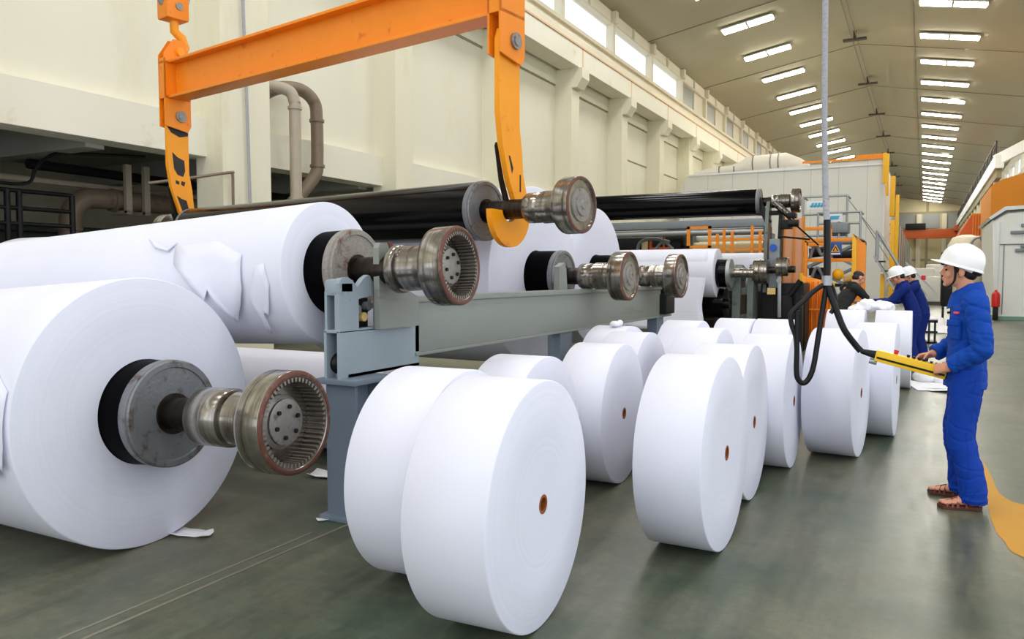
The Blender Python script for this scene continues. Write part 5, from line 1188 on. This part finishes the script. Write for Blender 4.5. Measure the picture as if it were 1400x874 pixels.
# white cabin and orange structure on the right
t = thing('white_cabin', 'big white machine cabin with a chamfered top at the right picture edge', 'machine cabin', (3.8, 33, 0))
fr = Matrix(((1, 0, 0, 0), (0, 0, 1, 32), (0, 1, 0, 0), (0, 0, 0, 1)))
q = MB(); q.prism([(2.2, .12), (6.4, .12), (6.4, 3.95), (2.5, 3.8), (2.06, 3.5)], fr, 6); q.build('shell', M['white_pan'], t, 20)
q = MB(); q.prism([(2.0, 3.5), (2.45, 3.82), (6.5, 3.98), (6.5, 4.1), (2.42, 3.94), (1.94, 3.58)], Matrix(((1, 0, 0, 0), (0, 0, 1, 31.9), (0, 1, 0, 0), (0, 0, 0, 1))), 6.2); q.build('roof_edge', M['label_white'], t, 20)
q = MB(); q.prism([(2.1, 3.47), (2.5, 3.74), (6.4, 3.88), (6.4, 3.95), (2.48, 3.82), (2.05, 3.52)], Matrix(((1, 0, 0, 0), (0, 0, 1, 31.96), (0, 1, 0, 0), (0, 0, 0, 1))), .05); q.build('roof_seal', M['seal'], t, 20)
q = MB(); q.box(2.2, 31.95, 0, 6.4, 38, .13); q.build('base', M['greenb'], t)
q = MB(); q.box(2.16, 31.9, .1, 2.28, 32.0, 3.4, .02); q.build('corner_post', M['label_white'], t)
q = MB(); q.box(2.3, 31.97, 2.62, 6.4, 32.0, 2.65); q.box(2.42, 31.97, .2, 2.44, 32.0, 2.62); q.build('door_seam', M['seal'], t)
for z, x0, x1 in ((3.22, 2.9, 5.6), (2.98, 2.6, 5.0), (2.5, 2.9, 5.6), (2.36, 2.75, 5.0)):
    q = MB(); q.box(x0, 31.9, z, x1, 31.97, z + .12, .03); q.build('vent_louvre', M['lift'], t)
q = MB(); q.lathe([(0, 0), (0, .1), (.03, .13), (.42, .13), (.5, .1), (.55, .04), (.6, .04), (.6, 0)], Matrix.Translation((2.22, 31.75, .45)), 24); ex = q.build('fire_extinguisher', M['red'], None, 40); tag(ex, 'red fire extinguisher at the corner of the white cabin', 'fire extinguisher')
ex.location = (0, 0, 0)
q = MB(); q.box(2.14, 31.66, .0, 2.3, 31.86, .45, .01); bk_ = q.build('extinguisher_stand', M['machd'], None, 30); tag(bk_, 'small dark stand under the red fire extinguisher', 'stand')
t = thing('mezzanine_cladding', 'big plain orange cladding block above the white cabin', 'structure cladding', (4.8, 45, 0))
q = MB(); q.prism([(2.82, 4.3), (2.79, 5.95), (3.25, 6.25), (7.0, 7.4), (7.0, 4.3)], Matrix(((1, 0, 0, 0), (0, 0, 1, 45), (0, 1, 0, 0), (0, 0, 0, 1))), 8); q.build('cladding', M['mezz'], t, 20)
for x in (3.0, 6.4):
    for y in (45.4, 49.4):
        q = MB(); q.box(x, y, 0, x + .35, y + .35, 4.3); q.build('leg', M['col'], t)
t = thing('orange_deck', 'dark orange railed deck farther down the right side behind the hard hat', 'deck', (3, 66, 0))
q = MB(); q.prism([(2.0, 3.6), (2.2, 4.6), (2.95, 6.0), (4.1, 6.0), (4.1, 3.6)], Matrix(((1, 0, 0, 0), (0, 0, 1, 66), (0, 1, 0, 0), (0, 0, 0, 1))), 18); q.build('deck_side', M['redo'], t, 20)
q = MB()
for k in range(7): q.box(3.0 + .17 * k, 65.6, 3.9, 3.05 + .17 * k, 65.7, 6.0)
q.box(2.95, 65.6, 5.95, 4.1, 65.7, 6.05); q.build('railing', M['mezz'], t)
for x in (2.2, 3.7):
    for y in (66.3, 83):
        q = MB(); q.box(x, y, 0, x + .3, y + .3, 3.6); q.build('leg', M['col'], t)
t = thing('pale_tank', 'pale grey tank beyond the hard hat, left of the white cabin', 'tank', (2.6, 52, 0))
q = MB(); q.lathe([(0, 0), (0, .95), (3.3, .95), (3.75, .7), (3.9, .25), (3.9, 0)], Matrix.Translation((2.1, 52, .0)), 40); q.build('shell', M['wall'], t, 40)
q = MB(); q.tube(crv([(2.2, 50.9, 2.2), (2.3, 50.8, 3.4), (2.7, 50.8, 3.7), (2.9, 50.9, 3.3)], 6), .08, 10); q.build('pipe', M['galv'], t)
# ------------------------------------------------------------------ world, camera, view
wd = bpy.data.worlds.new('World'); bpy.context.scene.world = wd; wd.use_nodes = True
bg = wd.node_tree.nodes['Background']; bg.inputs[0].default_value = (*WORLD, 1); bg.inputs[1].default_value = WSTR
cam = bpy.data.cameras.new('Camera'); co = bpy.data.objects.new('Camera', cam); link(co)
co.location = (0, 0, 1.55); co.rotation_euler = (math.radians(90 - 3.24), 0, math.radians(27.964))
cam.sensor_width = 36; cam.lens = 1060 / 1400 * 36; cam.clip_start = .05; cam.clip_end = 500
sc = bpy.context.scene; sc.camera = co
vs = sc.view_settings; vs.view_transform = 'Standard'; vs.look = 'None'; vs.exposure = EXPO; vs.gamma = 1; vs.use_curve_mapping = False
